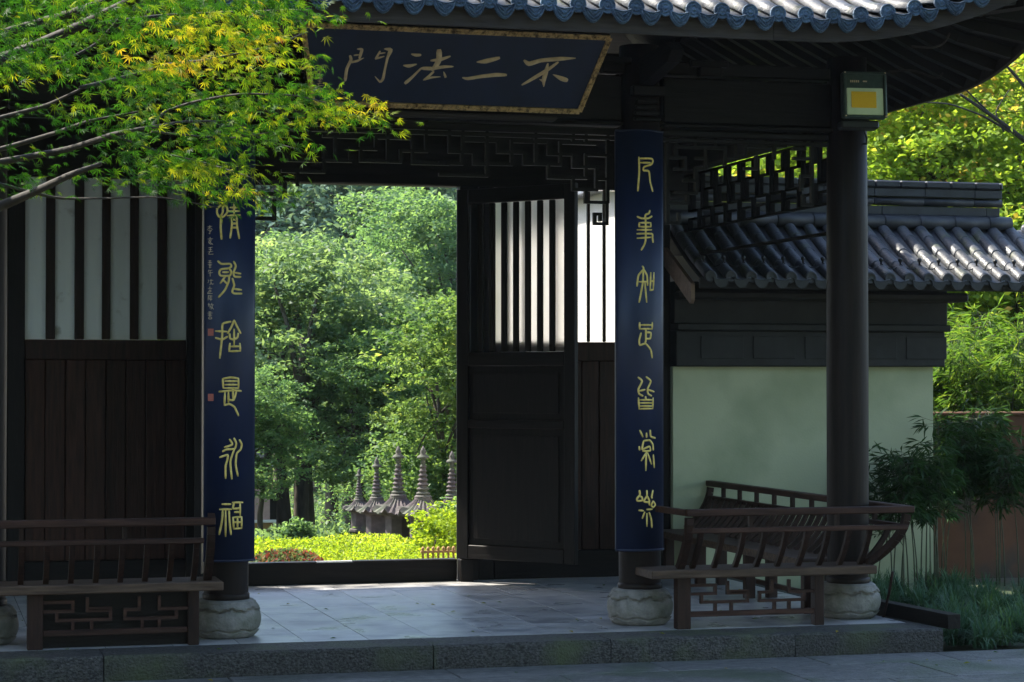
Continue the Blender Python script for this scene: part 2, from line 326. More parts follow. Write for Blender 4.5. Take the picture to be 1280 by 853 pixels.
# fascia boards
def fascia(along, c, a0, a1):
    mb = MB(); n = 40; vs = []
    for i in range(n+1):
        t = a0+(a1-a0)*i/n; x, y = (t, c) if along == 'x' else (c, t)
        z1 = 3.575+lift(x, y); z0 = 3.462+lift(x, y)
        sx, sy = (0, (.03 if c < 14 else -.03)) if along == 'x' else ((-.03 if c > CX else .03), 0)
        vs += [(x, y, z0), (x, y, z1), (x+sx, y+sy, z1), (x+sx, y+sy, z0)]
    fs = [(i*4+k, (i+1)*4+k, (i+1)*4+(k+1) % 4, i*4+(k+1) % 4) for i in range(n) for k in range(4)]+[(0, 1, 2, 3), (n*4+3, n*4+2, n*4+1, n*4)]
    mb.add(vs, fs); hp(mb, 'eave_board', M['fascia'])
fascia('x', Y0-.005, X0-.01, CX+1.55); fascia('x', Y0-.005, CX+1.553, X1+.01); fascia('x', Y1+.005, X0, X1); fascia('y', X1+.012, Y0+.03, Y1-.03); fascia('y', X0-.012, Y0+.03, Y1-.03)
# rafters under the overhangs
for i in range(34):
    x = X0+.12+i*.208
    mb = MB(); pts = []
    for y in (11.14, 11.6, 12.1, 12.6):
        if min(X1-x, x-X0) < (y-Y0)*.9: break
        pts.append((x, y, roofz(x, y)-.085))
    if len(pts) > 1:
        for a, b in zip(pts, pts[1:]): mb.bar(a, b, .06, .065)
        hp(mb, 'rafter', M['wood_y'])
for i in range(27):
    y = Y0+.15+i*.208
    for sgn in (1,):
        mb = MB(); pts = []
        for x in (6.46, 6.1, 5.7, 5.3):
            if min(y-Y0, Y1-y) < (X1-x)*.9: break
            pts.append((x, y, roofz(x, y)-.085))
        if len(pts) > 1:
            for a, b in zip(pts, pts[1:]): mb.bar(a, b, .06, .065)
            hp(mb, 'rafter', M['wood_h'])
# hip rafter to the corner
mb = MB(); pts = [(X1-t, Y0+t, roofz(X1-t, Y0+t)-.12) for t in (.03, .3, .7, 1.1, 1.6)]
for a, b in zip(pts, pts[1:]): mb.bar(a, b, .11, .13)
hp(mb, 'hip_rafter', M['wood_h'])
# tiles of the front slope
TS = .163
def ring(x, y, z, r, a0, a1, n): return [(x+r*cos(a0+(a1-a0)*k/n), y, z+r*sin(a0+(a1-a0)*k/n)) for k in range(n+1)]
def sheet(rows, th):
    """rows of equal length -> thin solid shell, thickness down"""
    n = len(rows[0]); m_ = len(rows); vs = [v for r_ in rows for v in r_]+[(v[0], v[1], v[2]-th) for r_ in rows for v in r_]; q = n*m_; fs = []
    for j in range(m_-1):
        for i in range(n-1): a = j*n+i; fs += [(a, a+1, a+n+1, a+n), (q+a, q+a+n, q+a+n+1, q+a+1)]
    for i in range(n-1): fs += [(i, q+i, q+i+1, i+1)]; a = (m_-1)*n+i; fs += [(a, a+1, q+a+1, q+a)]
    for j in range(m_-1): a = j*n; fs += [(a, a+n, q+a+n, q+a)]; b = a+n-1; fs += [(b, q+b, q+b+n, b+n)]
    return MB().add(vs, fs, True)
def cap_mesh():
    mb = MB(); r = .046
    prof = [(r*.98, 0), (r, -.008), (r*.98, -.016), (r*.86, -.017), (r*.80, -.011), (r*.62, -.011), (r*.50, -.016), (r*.3, -.012), (r*.12, -.018)]
    n = 20; vs = []; fs = []
    for i, (rr, yy) in enumerate(prof):
        for k in range(n): a = 2*pi*k/n; w_ = 1+(.06*sin(a*6) if 3 < i < 8 else 0); vs.append((rr*w_*cos(a), yy, rr*w_*sin(a)))
    for i in range(len(prof)-1):
        for k in range(n): fs.append((i*n+k, i*n+(k+1) % n, (i+1)*n+(k+1) % n, (i+1)*n+k))
    fs += [tuple(range(n)), tuple(range(len(prof)*n-1, (len(prof)-1)*n-1, -1))]
    mb.add(vs, fs, False); me = mb.mesh('tile_cap', M['tileend']); fixn(me); return me
def drip_mesh():
    # shield: concave top edge, pointed lower edge, raised rim and a raised leaf scroll
    mb = MB(); W = .064; top = lambda x: -.018*(1-(x/W)**2); bot = lambda x: -.004-.086*(1-(abs(x)/W)**1.9)**.72
    n = 12; f = []
    xs = [-W+2*W*i/n for i in range(n+1)]
    out = [(x, 0, top(x)) for x in xs]+[(x, 0, bot(x)) for x in xs[::-1][1:-1]]
    mb.prism(out, (0, .014, 0))
    c = (0, 0, -.036)
    rim = [Vector((c[0]+(p[0])*.86, -.004, c[2]+(p[2]-c[2])*.84)) for p in out]; mb.tube(rim+[rim[0]], .0035, 5)
    for s_ in (-1, 1):
        mb.tube([(0, -.003, -.070), (s_*.018, -.006, -.054), (s_*.032, -.005, -.038), (s_*.040, -.004, -.022), (s_*.026, -.006, -.026), (s_*.014, -.005, -.036), (s_*.005, -.004, -.048)], .004, 5)
    me = mb.mesh('drip_tile', M['tileend']); fixn(me); return me
CAP, DRIP = cap_mesh(), drip_mesh()
ncol = int((X1-X0)/TS)
for i in range(ncol+1):
    x = X0+.06+i*TS
    dmax = min(X1-x, x-X0, 2.9)
    def colpts(x, dx=0, dz=0):
        n = max(3, int(dmax/.18)); return [(x, Y0-.035+(dmax+.035)*k/n) for k in range(n+1)]
    # cover row: half round
    rows = []
    for (xx, yy) in colpts(x):
        ring_ = ring(xx, yy, roofz(xx, yy)+.028, .046, pi, 0, 8); rows.append(ring_)
    if dmax > .15: hp(sheet(rows, .008), 'cover_tile_row', M['tile'])
    # pan row: shallow trough between covers
    xm = x+TS/2
    if xm < X1-.1:
        dmax = min(X1-xm, xm-X0, 2.9); rows = []
        for (xx, yy) in colpts(xm):
            z = roofz(xx, yy)+.022; rows.append([(xx+.066*t, yy, z-.018*(1-t*t)) for t in (-1, -.6, -.2, .2, .6, 1)])
        if dmax > .15: hp(sheet(rows, .008), 'pan_tile_row', M['tile'])
        o = inst(DRIP, 'drip_tile', hall); zz = roofz(xm, Y0)+.022; o.location = Vector((xm, Y0-.055, zz))-hall_o; o.rotation_euler = (random.uniform(-.12, .02), random.uniform(-.04, .04), 0)
    o = inst(CAP, 'tile_cap', hall); o.location = Vector((x, Y0-.036, roofz(x, Y0-.02)+.03))-hall_o; o.rotation_euler = (random.uniform(-.1, .05), random.uniform(-.2, .2), 0)
    # ridges on other three slopes are simple cover rows joined into one part below
mb = MB()
for i in range(ncol+1):
    x = X0+.06+i*TS; dmax = min(X1-x, x-X0, 2.85); n = max(2, int(dmax/.3))
    if dmax > .15: mb.tube([(x, Y1-dmax*k/n, roofz(x, Y1-dmax*k/n)+.02) for k in range(n+1)], .046, 6)
for sgn, XE in ((-1, X0), (1, X1)):
    for i in range(int((Y1-Y0)/TS)):
        y = Y0+.1+i*TS; dmax = min(Y1-y, y-Y0, 3.4); n = max(2, int(dmax/.3))
        if dmax > .15: mb.tube([(XE-sgn*dmax*k/n, y, roofz(XE-sgn*dmax*k/n, y)+.02) for k in range(n+1)], .046, 6)
hp(mb, 'rear_and_side_tiles', M['tile'], kind='stuff')
# ridges
mb = MB(); mb.bev(CX-.75, CX+.75, 13.9, 14.1, roofz(CX, 14)-.02, roofz(CX, 14)+.34); mb.tube([(CX-.8, 14, roofz(CX, 14)+.37), (CX+.8, 14, roofz(CX, 14)+.37)], .07)
hp(mb, 'ridge', M['tile'])
for sx in (-1, 1):
    for sy in (-1, 1):
        pts = [(CX+sx*(3.5-t), 14+sy*(2.85-t), roofz(CX+sx*(3.5-t), 14+sy*(2.85-t))+.08) for t in (0, .3, .6, 1, 1.5, 2.1, 2.8)]
        hp(MB().tube(pts, .08), 'hip_ridge', M['tile'])
# ---- columns
def column(x, label, y=CY, z1=3.62, front=True):
    t = thing('column', label, 'column', (x, y, PZ), 'front columns of the gate hall' if front else None)
    # drum with lotus-leaf edges
    prof = []; n = 96; vs = []; fs = []; R0 = .195; rows_ = 62
    for j in range(rows_+1):
        z = .215*j/rows_; u = j/rows_
        r = .135+.065*(sin(pi*min(1, max(0, u*1.02)))**.55) if 0 < u < 1 else .135
        if u > .93: r = .165-.3*(u-.93)
        for k in range(n):
            a = 2*pi*k/n
            zt = .158+.020*abs(((a*8/(2*pi)) % 1)*2-1)**1.3+.004*sin(a*24); zb = .032+.016*abs(((a*8/(2*pi)+.5) % 1)*2-1)
            rr = r+(.009 if z > zt else 0)-(.020 if zt-.011 < z <= zt else 0)+(.008 if z < zb else 0)-(.014 if zb <= z < zb+.009 else 0)+.0015*sin(a*5+z*30)
            vs.append((rr*cos(a), rr*sin(a), z))
    for j in range(rows_):
        for k in range(n): fs.append((j*n+k, j*n+(k+1) % n, (j+1)*n+(k+1) % n, (j+1)*n+k))
    fs += [tuple(range(n-1, -1, -1)), tuple(range(rows_*n, rows_*n+n))]
    MB().add(vs, fs, True).build('base', M['stone'], t)
    mb = MB(); hs = [.21, .225, .8, 1.6, 2.4, z1-PZ]; mb.lathe([(.124, .213), (.127, .225), (.129, .8), (.130, 1.6), (.127, 2.4), (.122, z1-PZ)], n=32)
    mb.build('shaft', M['shaft'], t)
    mb = MB().lathe([(.133, .216), (.135, .222), (.135, .245), (.130, .25)], n=32); mb.build('foot_ring', M['shaft'], t)
    return t
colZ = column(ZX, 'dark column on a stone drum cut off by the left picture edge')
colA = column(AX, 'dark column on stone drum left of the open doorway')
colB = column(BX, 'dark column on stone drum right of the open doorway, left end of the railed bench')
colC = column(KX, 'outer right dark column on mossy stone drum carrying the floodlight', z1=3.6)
# ---- beams of column row
def beam(x0, x1, z0, z1, y0, y1, name='beam', m='wood_h'): return hp(MB().bev(x0, x1, y0, y1, z0, z1, .01), name, M[m])
for a, b in ((X0+.4, ZX-.13), (ZX+.13, AX-.13), (AX+.13, BX-.13), (BX+.13, KX-.13)):
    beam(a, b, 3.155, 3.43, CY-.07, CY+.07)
    beam(a, b, 3.125, 3.152, CY-.10, CY+.08, 'ledge')
    beam(a, b, 3.45, 3.53, CY-.06, CY+.06, 'purlin')
    beam(a, b, 3.075, 3.12, CY-.03, CY+.03, 'frieze_rail')
beam(AX+.15, 3.62, 3.128, 3.156, CY-.22, CY-.11, 'moulding', 'fascia')
# beam along the side and over the door wall
beam(KX-.06, KX+.06, 3.16, 3.42, CY+.14, DY-.1, 'side_beam', 'wood_y')
beam(X0+.4, KX+.1, 3.02, 3.62, DY-.05, DY+.08, 'door_header')
hp(MB().box(X0+.4, KX+.1, DY-.02, DY+.05, 3.622, 4.05), 'upper_wall_boards', M['wood_h'])
# bracket sets on top of columns
for x in (AX, BX, KX):
    p = thing('tmp', '', '') ; bpy.data.objects.remove(p)
    b = hp(MB().bev(x-.10, x+.10, CY-.19, CY-.12, 3.30, 3.36), 'bracket_block', M['wood_h'])
    for k in range(4): hp(MB().bev(x-.085+.005*k, x+.085-.005*k, CY-.165, CY-.12, 3.15+.036*k, 3.175+.036*k, .008), 'bracket_block', M['wood_h'])
    if x == KX: continue
    mb = MB(); mb.prism([(x-.04, CY-.12, 3.36), (x-.04, CY-.62, 3.44), (x-.04, CY-.70, 3.50), (x-.04, CY-.60, 3.56), (x-.04, CY-.12, 3.52)], (.08, 0, 0)); hp(mb, 'bracket_arm', M['wood_y'])
for x in np.arange(.9, 5.2, .62):
    if min(abs(x-c) for c in (AX, BX, KX)) > .2:
        mb = MB(); mb.bev(x-.07, x+.07, CY-.12, CY-.05, 3.44, 3.50); mb.bev(x-.12, x+.12, CY-.10, CY-.05, 3.50, 3.54); hp(mb, 'bracket_block', M['wood_h'])
mb = MB()
# ---- frieze lattices (fretwork)
def fret(mb, pts, y, w=.018, d=.03):
    for (x0, z0), (x1, z1) in zip(pts, pts[1:]):
        if abs(z0-z1) < 1e-5: a, b = min(x0, x1)-w/2, max(x0, x1)+w/2; mb.box(a, b, y-d/2, y+d/2, z0-w/2, z0+w/2)
        else: a, b = min(z0, z1)-w/2, max(z0, z1)+w/2; mb.box(x0-w/2, x0+w/2, y-d/2-.0015, y+d/2+.0015, a+.001, b-.001)
def fx(pts, org, sc, Y=CY):
    out = []
    for (u, v) in pts:
        p = P(org[0]+u/sc, org[1]+v/sc, Y); out.append((p.x, p.z))
    # straighten
    for i in range(1, len(out)):
        if abs(pts[i][0]-pts[i-1][0]) < abs(pts[i][1]-pts[i-1][1]): out[i] = (out[i-1][0], out[i][1])
        else: out[i] = (out[i][0], out[i-1][1])
    return out
FR = thing('hanging_frieze', 'dark fretwork frieze hanging over the doorway under the name plaque', 'frieze')
lines3 = [  # zoom of (550,130) x5.33
 [(150,190),(150,322),(225,322),(225,400),(310,400)], [(150,243),(385,243),(385,322),(475,322),(560,328),(560,400),(720,408),(800,408),(800,260),(1030,262)],
 [(60,160),(60,320),(145,320),(145,400),(0,398)], [(310,170),(310,480),(0,470)], [(310,400),(475,405),(475,250),(720,252),(720,335),(885,338),(885,420),(1040,424),(1040,575),(885,575),(885,495),(720,488),(720,410)],
 [(635,180),(635,400)], [(885,190),(885,262)], [(970,190),(970,262)], [(1110,345),(970,347),(970,495),(885,497)], [(1110,503),(1045,503)], [(1115,190),(1115,655)], [(970,580),(970,655),(1110,656),(1110,800),(1030,800),(1030,735),(1065,735),(1065,775)],
]
linesL = [ # zoom of (340,130) x5.33
 [(0,212),(235,212)], [(345,215),(420,218),(420,375)], [(440,220),(590,222),(590,378)], [(590,380),(780,385),(855,388),(855,312),(1030,315)], [(770,110),(770,385)], [(700,225),(935,232),(935,395),(1173,398)],
 [(250,130),(250,375),(520,378),(520,298),(690,300),(690,225)], [(260,298),(345,298),(345,455),(70,455)], [(1025,120),(1025,315)], [(100,375),(330,375)], [(170,455),(170,540)], [(860,120),(860,150)],
]
mbs = MB()
for l in lines3: fret(mbs, fx(l, (550, 130), 5.33), CY)
for l in linesL: fret(mbs, fx(l, (340, 130), 5.33), CY)
# a hook at the left end, mirror of the right one
hk = [(-.115,.0)]
zt = 2.985
o = mbs.build('fretwork', M['wood_h'], FR)
mb = MB(); xL = AX+.20
pL = fx([(0,530),(85,530),(85,603),(0,603)], (340, 130), 5.33)
fret(mb, [(AX+.135, pL[0][1]), (pL[1][0], pL[1][1]), (pL[2][0], pL[2][1]), (AX+.135, pL[3][1])], CY, .022)
pL = fx([(-40,610),(5,610),(15,610),(15,765),(-40,765)], (340, 130), 5.33); q_ = [(AX+.135, pL[3][1]), (pL[3][0], pL[3][1]), (pL[3][0], pL[3][1]+.10)]
fret(mb, q_, CY, .022); fret(mb, [(AX+.14, 3.08), (AX+.14, q_[0][1])], CY, .03)
mb.build('corner_hook', M['wood_h'], FR)
mb = MB(); mb.bev(AX+.13, BX-.13, CY-.022, CY+.022, 3.045, 3.07); mb.build('top_rail', M['wood_h'], FR)
FR2 = thing('hanging_frieze', 'dark fretwork frieze between the right doorway column and the floodlight column', 'frieze')
lines5 = [ # zoom (825,140) x5.33
 [(230,150),(230,220)], [(365,150),(365,220)], [(100,235),(430,235),(430,350)], [(100,235),(100,305)], [(50,305),(165,305),(165,385),(100,385)], [(235,310),(300,310)], [(300,240),(300,380),(235,380),(235,460)],
 [(500,150),(500,300),(565,300),(565,150)], [(565,230),(700,230),(700,150)], [(45,150),(45,740),(125,740),(125,680)], [(100,540),(240,540),(240,460),(160,460)], [(180,540),(180,610),(50,610)], [(830,150),(830,230),(760,230),(760,310)], [(960,150),(960,250),(890,250)], [(1010,150),(1010,620),(950,620),(950,560)], [(890,310),(1010,310)], [(640,300),(640,380),(565,380)], [(1010,430),(940,430),(940,520)],
]
mb = MB()
for l in lines5: fret(mb, fx(l, (825, 140), 5.33), CY)
mb.build('fretwork', M['wood_h'], FR2)
mb = MB(); mb.bev(BX+.13, KX-.13, CY-.022, CY+.022, 3.045, 3.07); mb.build('top_rail', M['wood_h'], FR2)
# side frieze running back from the floodlight column: small squares
FR3 = thing('hanging_frieze', 'side fretwork frieze running back from the floodlight column, green showing through', 'frieze')
xs3 = KX
def fy(mb, pts, w=.014, d=.03):
    for (y0, z0), (y1, z1) in zip(pts, pts[1:]):
        if abs(z0-z1) < 1e-5: mb.box(xs3-d/2, xs3+d/2, min(y0, y1)-w/2, max(y0, y1)+w/2, z0-w/2, z0+w/2)
        else: mb.box(xs3-d/2-.0015, xs3+d/2+.0015, y0-w/2, y0+w/2, min(z0, z1)-w/2+.001, max(z0, z1)+w/2-.001)
mb = MB(); yy = 12.72; zt, z2, z3, zb = 3.13, 3.0, 2.86, 2.72
i = 0
while yy < 15.4:
    a = .27
    fy(mb, [(yy, zt), (yy, z2), (yy+a*.5, z2), (yy+a*.5, z3), (yy, z3), (yy, zb)])
    fy(mb, [(yy+a*.75, zt), (yy+a*.75, z3), (yy+a*.5, z3)]); fy(mb, [(yy+a*.75, zb), (yy+a*.75, z3-.06), (yy+a*.25, z3-.06)])
    yy += a; i += 1
fy(mb, [(12.66, zb), (15.45, zb)]); fy(mb, [(12.66, zt), (15.45, zt)])
M['shade_black'] = mat('shade_black_timber', [(.3, (.002, .0018, .002)), (.7, (.005, .004, .004))], rough=.8, nscale=5, bump=.1, spec=.08)  # near-black colour paints in shade where the side fretwork catches sky light
mb.build('fretwork', M['shade_black'], FR3)
mb = MB().box(KX-.015, KX+.015, 12.64, 15.47, 2.52, 2.54); mb.build('lower_rail', M['shade_black'], FR3)
# ---- door wall
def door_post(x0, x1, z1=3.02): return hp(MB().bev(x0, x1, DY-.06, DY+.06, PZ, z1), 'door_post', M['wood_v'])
def fixed_panel(x0, x1, panes, label, panemat, reverse=False):
    t = thing('wall_panel', label, 'wall panel', (x0, DY, PZ)); o3 = Vector((x0, DY, PZ))
    def b(mb, n, m, par=t): return mb.build(n, m, par, ) 
    def bb(*a, n, m, par=t, bv=.005):
        a = (a[0]-o3.x, a[1]-o3.x, a[2]-o3.y, a[3]-o3.y, a[4]-o3.z, a[5]-o3.z); return MB().bev(*a, bv).build(n, m, par)
    w_ = x1-x0
    bb(x0-.12, x0-.002, DY-.05, DY+.05, PZ, 3.02, n='stile', m=M['wood_v']); bb(x1+.002, x1+.10, DY-.05, DY+.05, PZ, 3.02, n='stile', m=M['wood_v'])
    bb(x0, x1, DY-.035, DY+.035, 1.742, 1.882, n='mid_rail', m=M['plank'])
    bb(x0, x1, DY-.04, DY+.04, PZ+.002, .333, n='bottom_rail', m=M['wood_h'])
    n = 8; 
    for i in range(n):
        a = x0+w_*i/n; c = x0+w_*(i+1)/n; bb(a+.003, c-.003, DY-.012+random.uniform(-.003, .003), DY+.01, .334, 1.741, n='plank', m=M['plank'])
    bb(x0-.05, x1+.05, DY+.012, DY+.03, .30, 1.80, n='light_stop_board', m=M['wood_v'])  # added behind the planks to stop light coming through their gaps
    edges = panes
    for i in range(0, len(edges)-2, 2):
        bb(edges[i+1]+.001, edges[i+2]-.001, DY-.04, DY-.006, 1.883, 3.019, n='mullion', m=M['mull'])
    for i in range(0, len(edges), 2):
        bb(edges[i]-.01, edges[i+1]+.01, DY-.004, DY+.004, 1.883, 3.019, n='pane', m=panemat, bv=.001)
    return t
ed = [.705, .844, .910, 1.042, 1.109, 1.231, 1.292, 1.426, 1.488, 1.617, 1.685, 1.822]
fixed_panel(.705, 1.822, ed, 'plank wall panel with six white strips, left of the doorway behind the bench', M['white_pane'])
ed2 = [v for i in range(9) for v in (4.083+.1238*i, 4.083+.1238*i+.100)]
fixed_panel(ed2[0], ed2[-1], ed2, 'bright backlit slatted wall panel behind the open door leaf, right of the doorway', M['frost2'])
hp(MB().box(X0+.42, .497, DY-.03, DY+.03, PZ, 3.019), 'end_wall_boards', M['wood_v']); door_post(.50, .583); door_post(1.924, 2.08); door_post(3.82, 3.961); door_post(5.285, 5.45); 
hp(MB().bev(2.0, 3.80, DY-.05, DY+.05, PZ, .29), 'threshold', M['wood_h'])
for xx, ww in ((2.56, .28), (3.36, .10)):
    pass
t = hp(MB().box(2.76, 3.02, DY-.053, DY-.02, .283, .2935), 'metal_strip', M['sill'])
hp(MB().bev(3.80, 3.90, DY-.16, DY-.07, PZ, .295), 'pivot_block', M['wood_v']); hp(MB().bev(2.0, 2.1, DY-.16, DY-.07, PZ, .295), 'pivot_block', M['wood_v'])
# open leaf: hinged at (3.83, 15.42) and swung out towards the front
leaf = thing('door_leaf', 'tall dark door leaf standing open, white strips in its upper half', 'door', (3.80, 15.46, .30))
LW = 1.03; ang = math.atan2(14.62-15.46, 4.50-3.80); leaf.rotation_euler = (0, 0, ang)
def lb(x0, x1, z0, z1, n, m, d0=-.025, d1=.025, bv=.004): return MB().bev(x0, x1, d0, d1, z0-.30, z1-.30, bv).build(n, m, leaf)
lb(0, .10, .30, 2.99, 'stile', M['wood_v']); lb(LW-.09, LW, .30, 2.99, 'stile', M['wood_v'])
lb(.102, LW-.092, 2.88, 2.988, 'top_rail', M['wood_h']); lb(.102, LW-.092, .302, .40, 'bottom_rail', M['wood_h']); lb(.102, LW-.092, 1.70, 1.80, 'mid_rail', M['wood_h']); lb(.102, LW-.092, 1.25, 1.31, 'lower_mid_rail', M['wood_h'])
lb(.102, LW-.092, 1.312, 1.698, 'waist_board', M['wood_v'], -.008, .008); lb(.102, LW-.092, .402, 1.248, 'lower_board', M['wood_v'], -.008, .008)
for z0, z1 in ((.45, 1.20), (1.36, 1.65)):
    lb(.15, LW-.14, z0, z1, 'raised_field', M['wood_v'], -.018, -.009, .003)
nb = 8; s0, s1 = .102, LW-.092; wst = (s1-s0)/nb
for i in range(nb):
    if i < nb-1: lb(s0+wst*(i+1)-.024, s0+wst*(i+1)+.024, 1.802, 2.878, 'mullion', M['wood_v'], -.02, .0)
    lb(s0+wst*i+.001, s0+wst*(i+1)-.001, 1.80, 2.88, 'pane', M['frost'], .003, .007, .001)
# second leaf, folded inwards on the left and mostly behind the column
leaf2 = thing('door_leaf', 'dark door leaf folded back behind the left doorway column', 'door', (2.10, 15.46, .30)); leaf2.rotation_euler = (0, 0, pi-ang+.35)
o = MB().bev(0, .9, -.025, .025, 0, 2.69).build('board', M['wood_v'], leaf2)
# ---- couplet boards and plaque, with their lettering
def smooth(pts, n=4):
    if len(pts) < 3: return [tuple(p) for p in pts] if len(pts) < 2 else [tuple(pts[0][k]+(pts[1][k]-pts[0][k])*i/3 for k in range(3)) for i in range(4)]
    out = []
    for i in range(len(pts)-1):
        p0 = pts[max(i-1, 0)]; p1 = pts[i]; p2 = pts[i+1]; p3 = pts[min(i+2, len(pts)-1)]
        for j in range(n):
            t = j/n; q_ = []
            for k in range(3):
                a = .5*(2*p1[k]+(p2[k]-p0[k])*.5*t*1.0+(0)) if False else None
                m1 = (p2[k]-p0[k])*.32; m2 = (p3[k]-p1[k])*.32
                q_.append((2*t**3-3*t*t+1)*p1[k]+(t**3-2*t*t+t)*m1+(-2*t**3+3*t*t)*p2[k]+(t**3-t*t)*m2)
            out.append(tuple(q_))
    out.append(tuple(pts[-1])); return out
def stroke(mb, pts, h=.45):
    """pts (u, v, halfwidth) in a u-right v-up plane; half-round relief rising in -w; returns verts as (u, v, rise)"""
    pts = smooth(pts); n = len(pts); vs = []; fs = []; m_ = 5
    for i, (u, v, w_) in enumerate(pts):
        a = pts[max(i-1, 0)]; b = pts[min(i+1, n-1)]; du, dv = b[0]-a[0], b[1]-a[1]; l = math.hypot(du, dv) or 1; nu, nv = -dv/l, du/l
        if i == 0: u -= du/l*w_*.5; v -= dv/l*w_*.5
        if i == n-1: u += du/l*w_*.5; v += dv/l*w_*.5
        k_ = .72 if i in (0, n-1) else 1
        for t in (-1, -.7, 0, .7, 1):
            vs.append((u+nu*w_*t*k_, v+nv*w_*t*k_, -.001+(w_*h*1.6*(1-t*t)+.0005)*(.6 if i in (0, n-1) else 1)))
    for i in range(n-1):
        for k in range(m_-1): fs.append((i*m_+k, i*m_+k+1, (i+1)*m_+k+1, (i+1)*m_+k))
    fs += [tuple(range(m_)), tuple(range(n*m_-1, (n-1)*m_-1, -1))]
    mb.add(vs, fs, True)
YB = 12.325; RB = .21
def bsurf(x, xc, rise): return YB+((x-xc)**2)/(2*RB)*1.15-rise
def glyph(parent, strokes, org, sc, xc, hw, m, name='character', par_o=None, closed=None):
    mb = MB()
    for st in strokes:
        pts = []
        for s_ in st:
            p = P(org[0]+s_[0]/sc, org[1]+s_[1]/sc, YB+.01); pts.append((p.x, p.z, (s_[2]*.0045/sc if len(s_) > 2 else hw)))
        stroke(mb, pts)
    mb.v = [(u-par_o.x, bsurf(u, xc, r_)-par_o.y, v-par_o.z) for (u, v, r_) in mb.v]
    return mb.build(name, m, parent)
def couplet(xc, z0, z1, x0, x1, label):
    t = thing('couplet_board', label, 'couplet board', (xc, YB, z0)); n = 16; rows = []
    vs = []; fs = []
    for z in (z0, z1):
        for i in range(n+1):
            x = x0+(x1-x0)*i/n; vs.append((x-xc, bsurf(x, xc, 0)-YB, z-z0))
        for i in range(n+1):
            x = x0+(x1-x0)*i/n; vs.append((x-xc, bsurf(x, xc, 0)-YB+.02, z-z0))
    q_ = 2*(n+1)
    loop = list(range(n+1))+list(range(2*n+1, n, -1)); L_ = len(loop)
    for k in range(L_): a, b = loop[k], loop[(k+1) % L_]; fs.append((a, b, b+q_, a+q_))
    fs += [tuple(loop[::-1]), tuple(a+q_ for a in loop)]
    MB().add(vs, fs, True).build('board', M['blue'], t)
    for z in (z0, z1):
        mb = MB(); mb.tube([(x0+(x1-x0)*i/n-xc, bsurf(x0+(x1-x0)*i/n, xc, 0)-YB+.008, z-z0) for i in range(n+1)], .009, 6); mb.build('edge_band', M['blue'], t)
    return t
cbB = couplet(4.162, .585, 3.09, 4.012, 4.312, 'blue curved couplet board with seven gold characters on the column right of the doorway')
cbA = couplet(1.700, .575, 3.05, 1.556, 1.846, 'blue curved couplet board with gold characters and small side inscription, left of the doorway')
HW = .0062
oB = Vector((4.162, YB, .585)); oA = Vector((1.700, YB, .575))
Bch = [((780,180),5.69,[[(103,95),(105,200),(95,335)],[(105,105),(195,105),(207,125),(192,147),(140,165),(135,190),(175,196),(185,270),(205,338)],[(115,135),(185,135)]]),
 ((780,180),5.69,[[(182,475),(175,495),(150,505),(146,530)],[(92,518),(120,530),(170,530),(198,515)],[(150,510),(150,690),(120,755)],[(105,565),(105,590)],[(105,590),(190,590)],[(190,590),(190,565)],[(190,562),(105,562)],[(92,612),(195,612)],[(90,640),(198,640),(203,665),(208,700)],[(92,672),(190,665)]]),
 ((780,320),5.69,[[(128,75),(135,95),(100,140),(90,215)],[(135,95),(160,140),(165,210)],[(105,185),(165,185)],[(133,100),(130,190),(105,330)],[(145,190),(158,330)],[(190,120),(185,245)],[(185,245),(210,240)],[(210,240),(215,120)],[(190,180),(212,180)]]),
 ((780,320),5.69,[[(108,475),(108,520)],[(108,520),(200,520)],[(200,520),(202,475)],[(110,492),(200,492)],[(152,520),(152,600),(145,625)],[(118,550),(105,600),(110,635),(150,625),(190,670),(200,725)],[(155,545),(190,548),(185,588),(155,590)]]),
 ((780,460),5.69,[[(98,68),(125,95),(100,150),(105,185),(130,200)],[(105,165),(145,155)],[(155,65),(190,95),(165,150),(170,185),(195,200)],[(165,155),(215,170)],[(100,215),(105,290)],[(105,292),(205,290)],[(205,290),(208,215)],[(105,228),(205,228)],[(112,250),(200,250)],[(110,272),(200,272)],[(150,205),(152,228)]]),
 ((780,460),5.69,[[(110,445),(130,490)],[(157,465),(157,495)],[(185,445),(190,488),(225,500)],[(135,520),(180,515),(205,545),(210,585)],[(135,522),(125,580),(150,570),(180,560),(185,590),(130,592)],[(105,560),(108,585)],[(155,592),(152,730)],[(150,610),(120,660)],[(165,605),(195,685)],[(210,620),(218,710)]]),
 ((780,580),8.53,[[(160,285),(165,330),(135,370),(140,395),(190,390),(185,355),(165,345)],[(238,285),(240,340),(210,390),(215,405),(270,405),(242,342)],[(265,405),(268,440)],[(310,285),(295,350),(300,365)],[(312,400),(290,440),(310,465),(340,440),(316,402)],[(155,495),(200,500)],[(240,487),(300,485)],[(215,515),(190,580)],[(240,530),(240,665)],[(265,520),(290,590),(298,680)]])]
for o_, s_, st in Bch: glyph(cbB, st, o_, s_, 4.162, HW, M['gold'], par_o=oB)
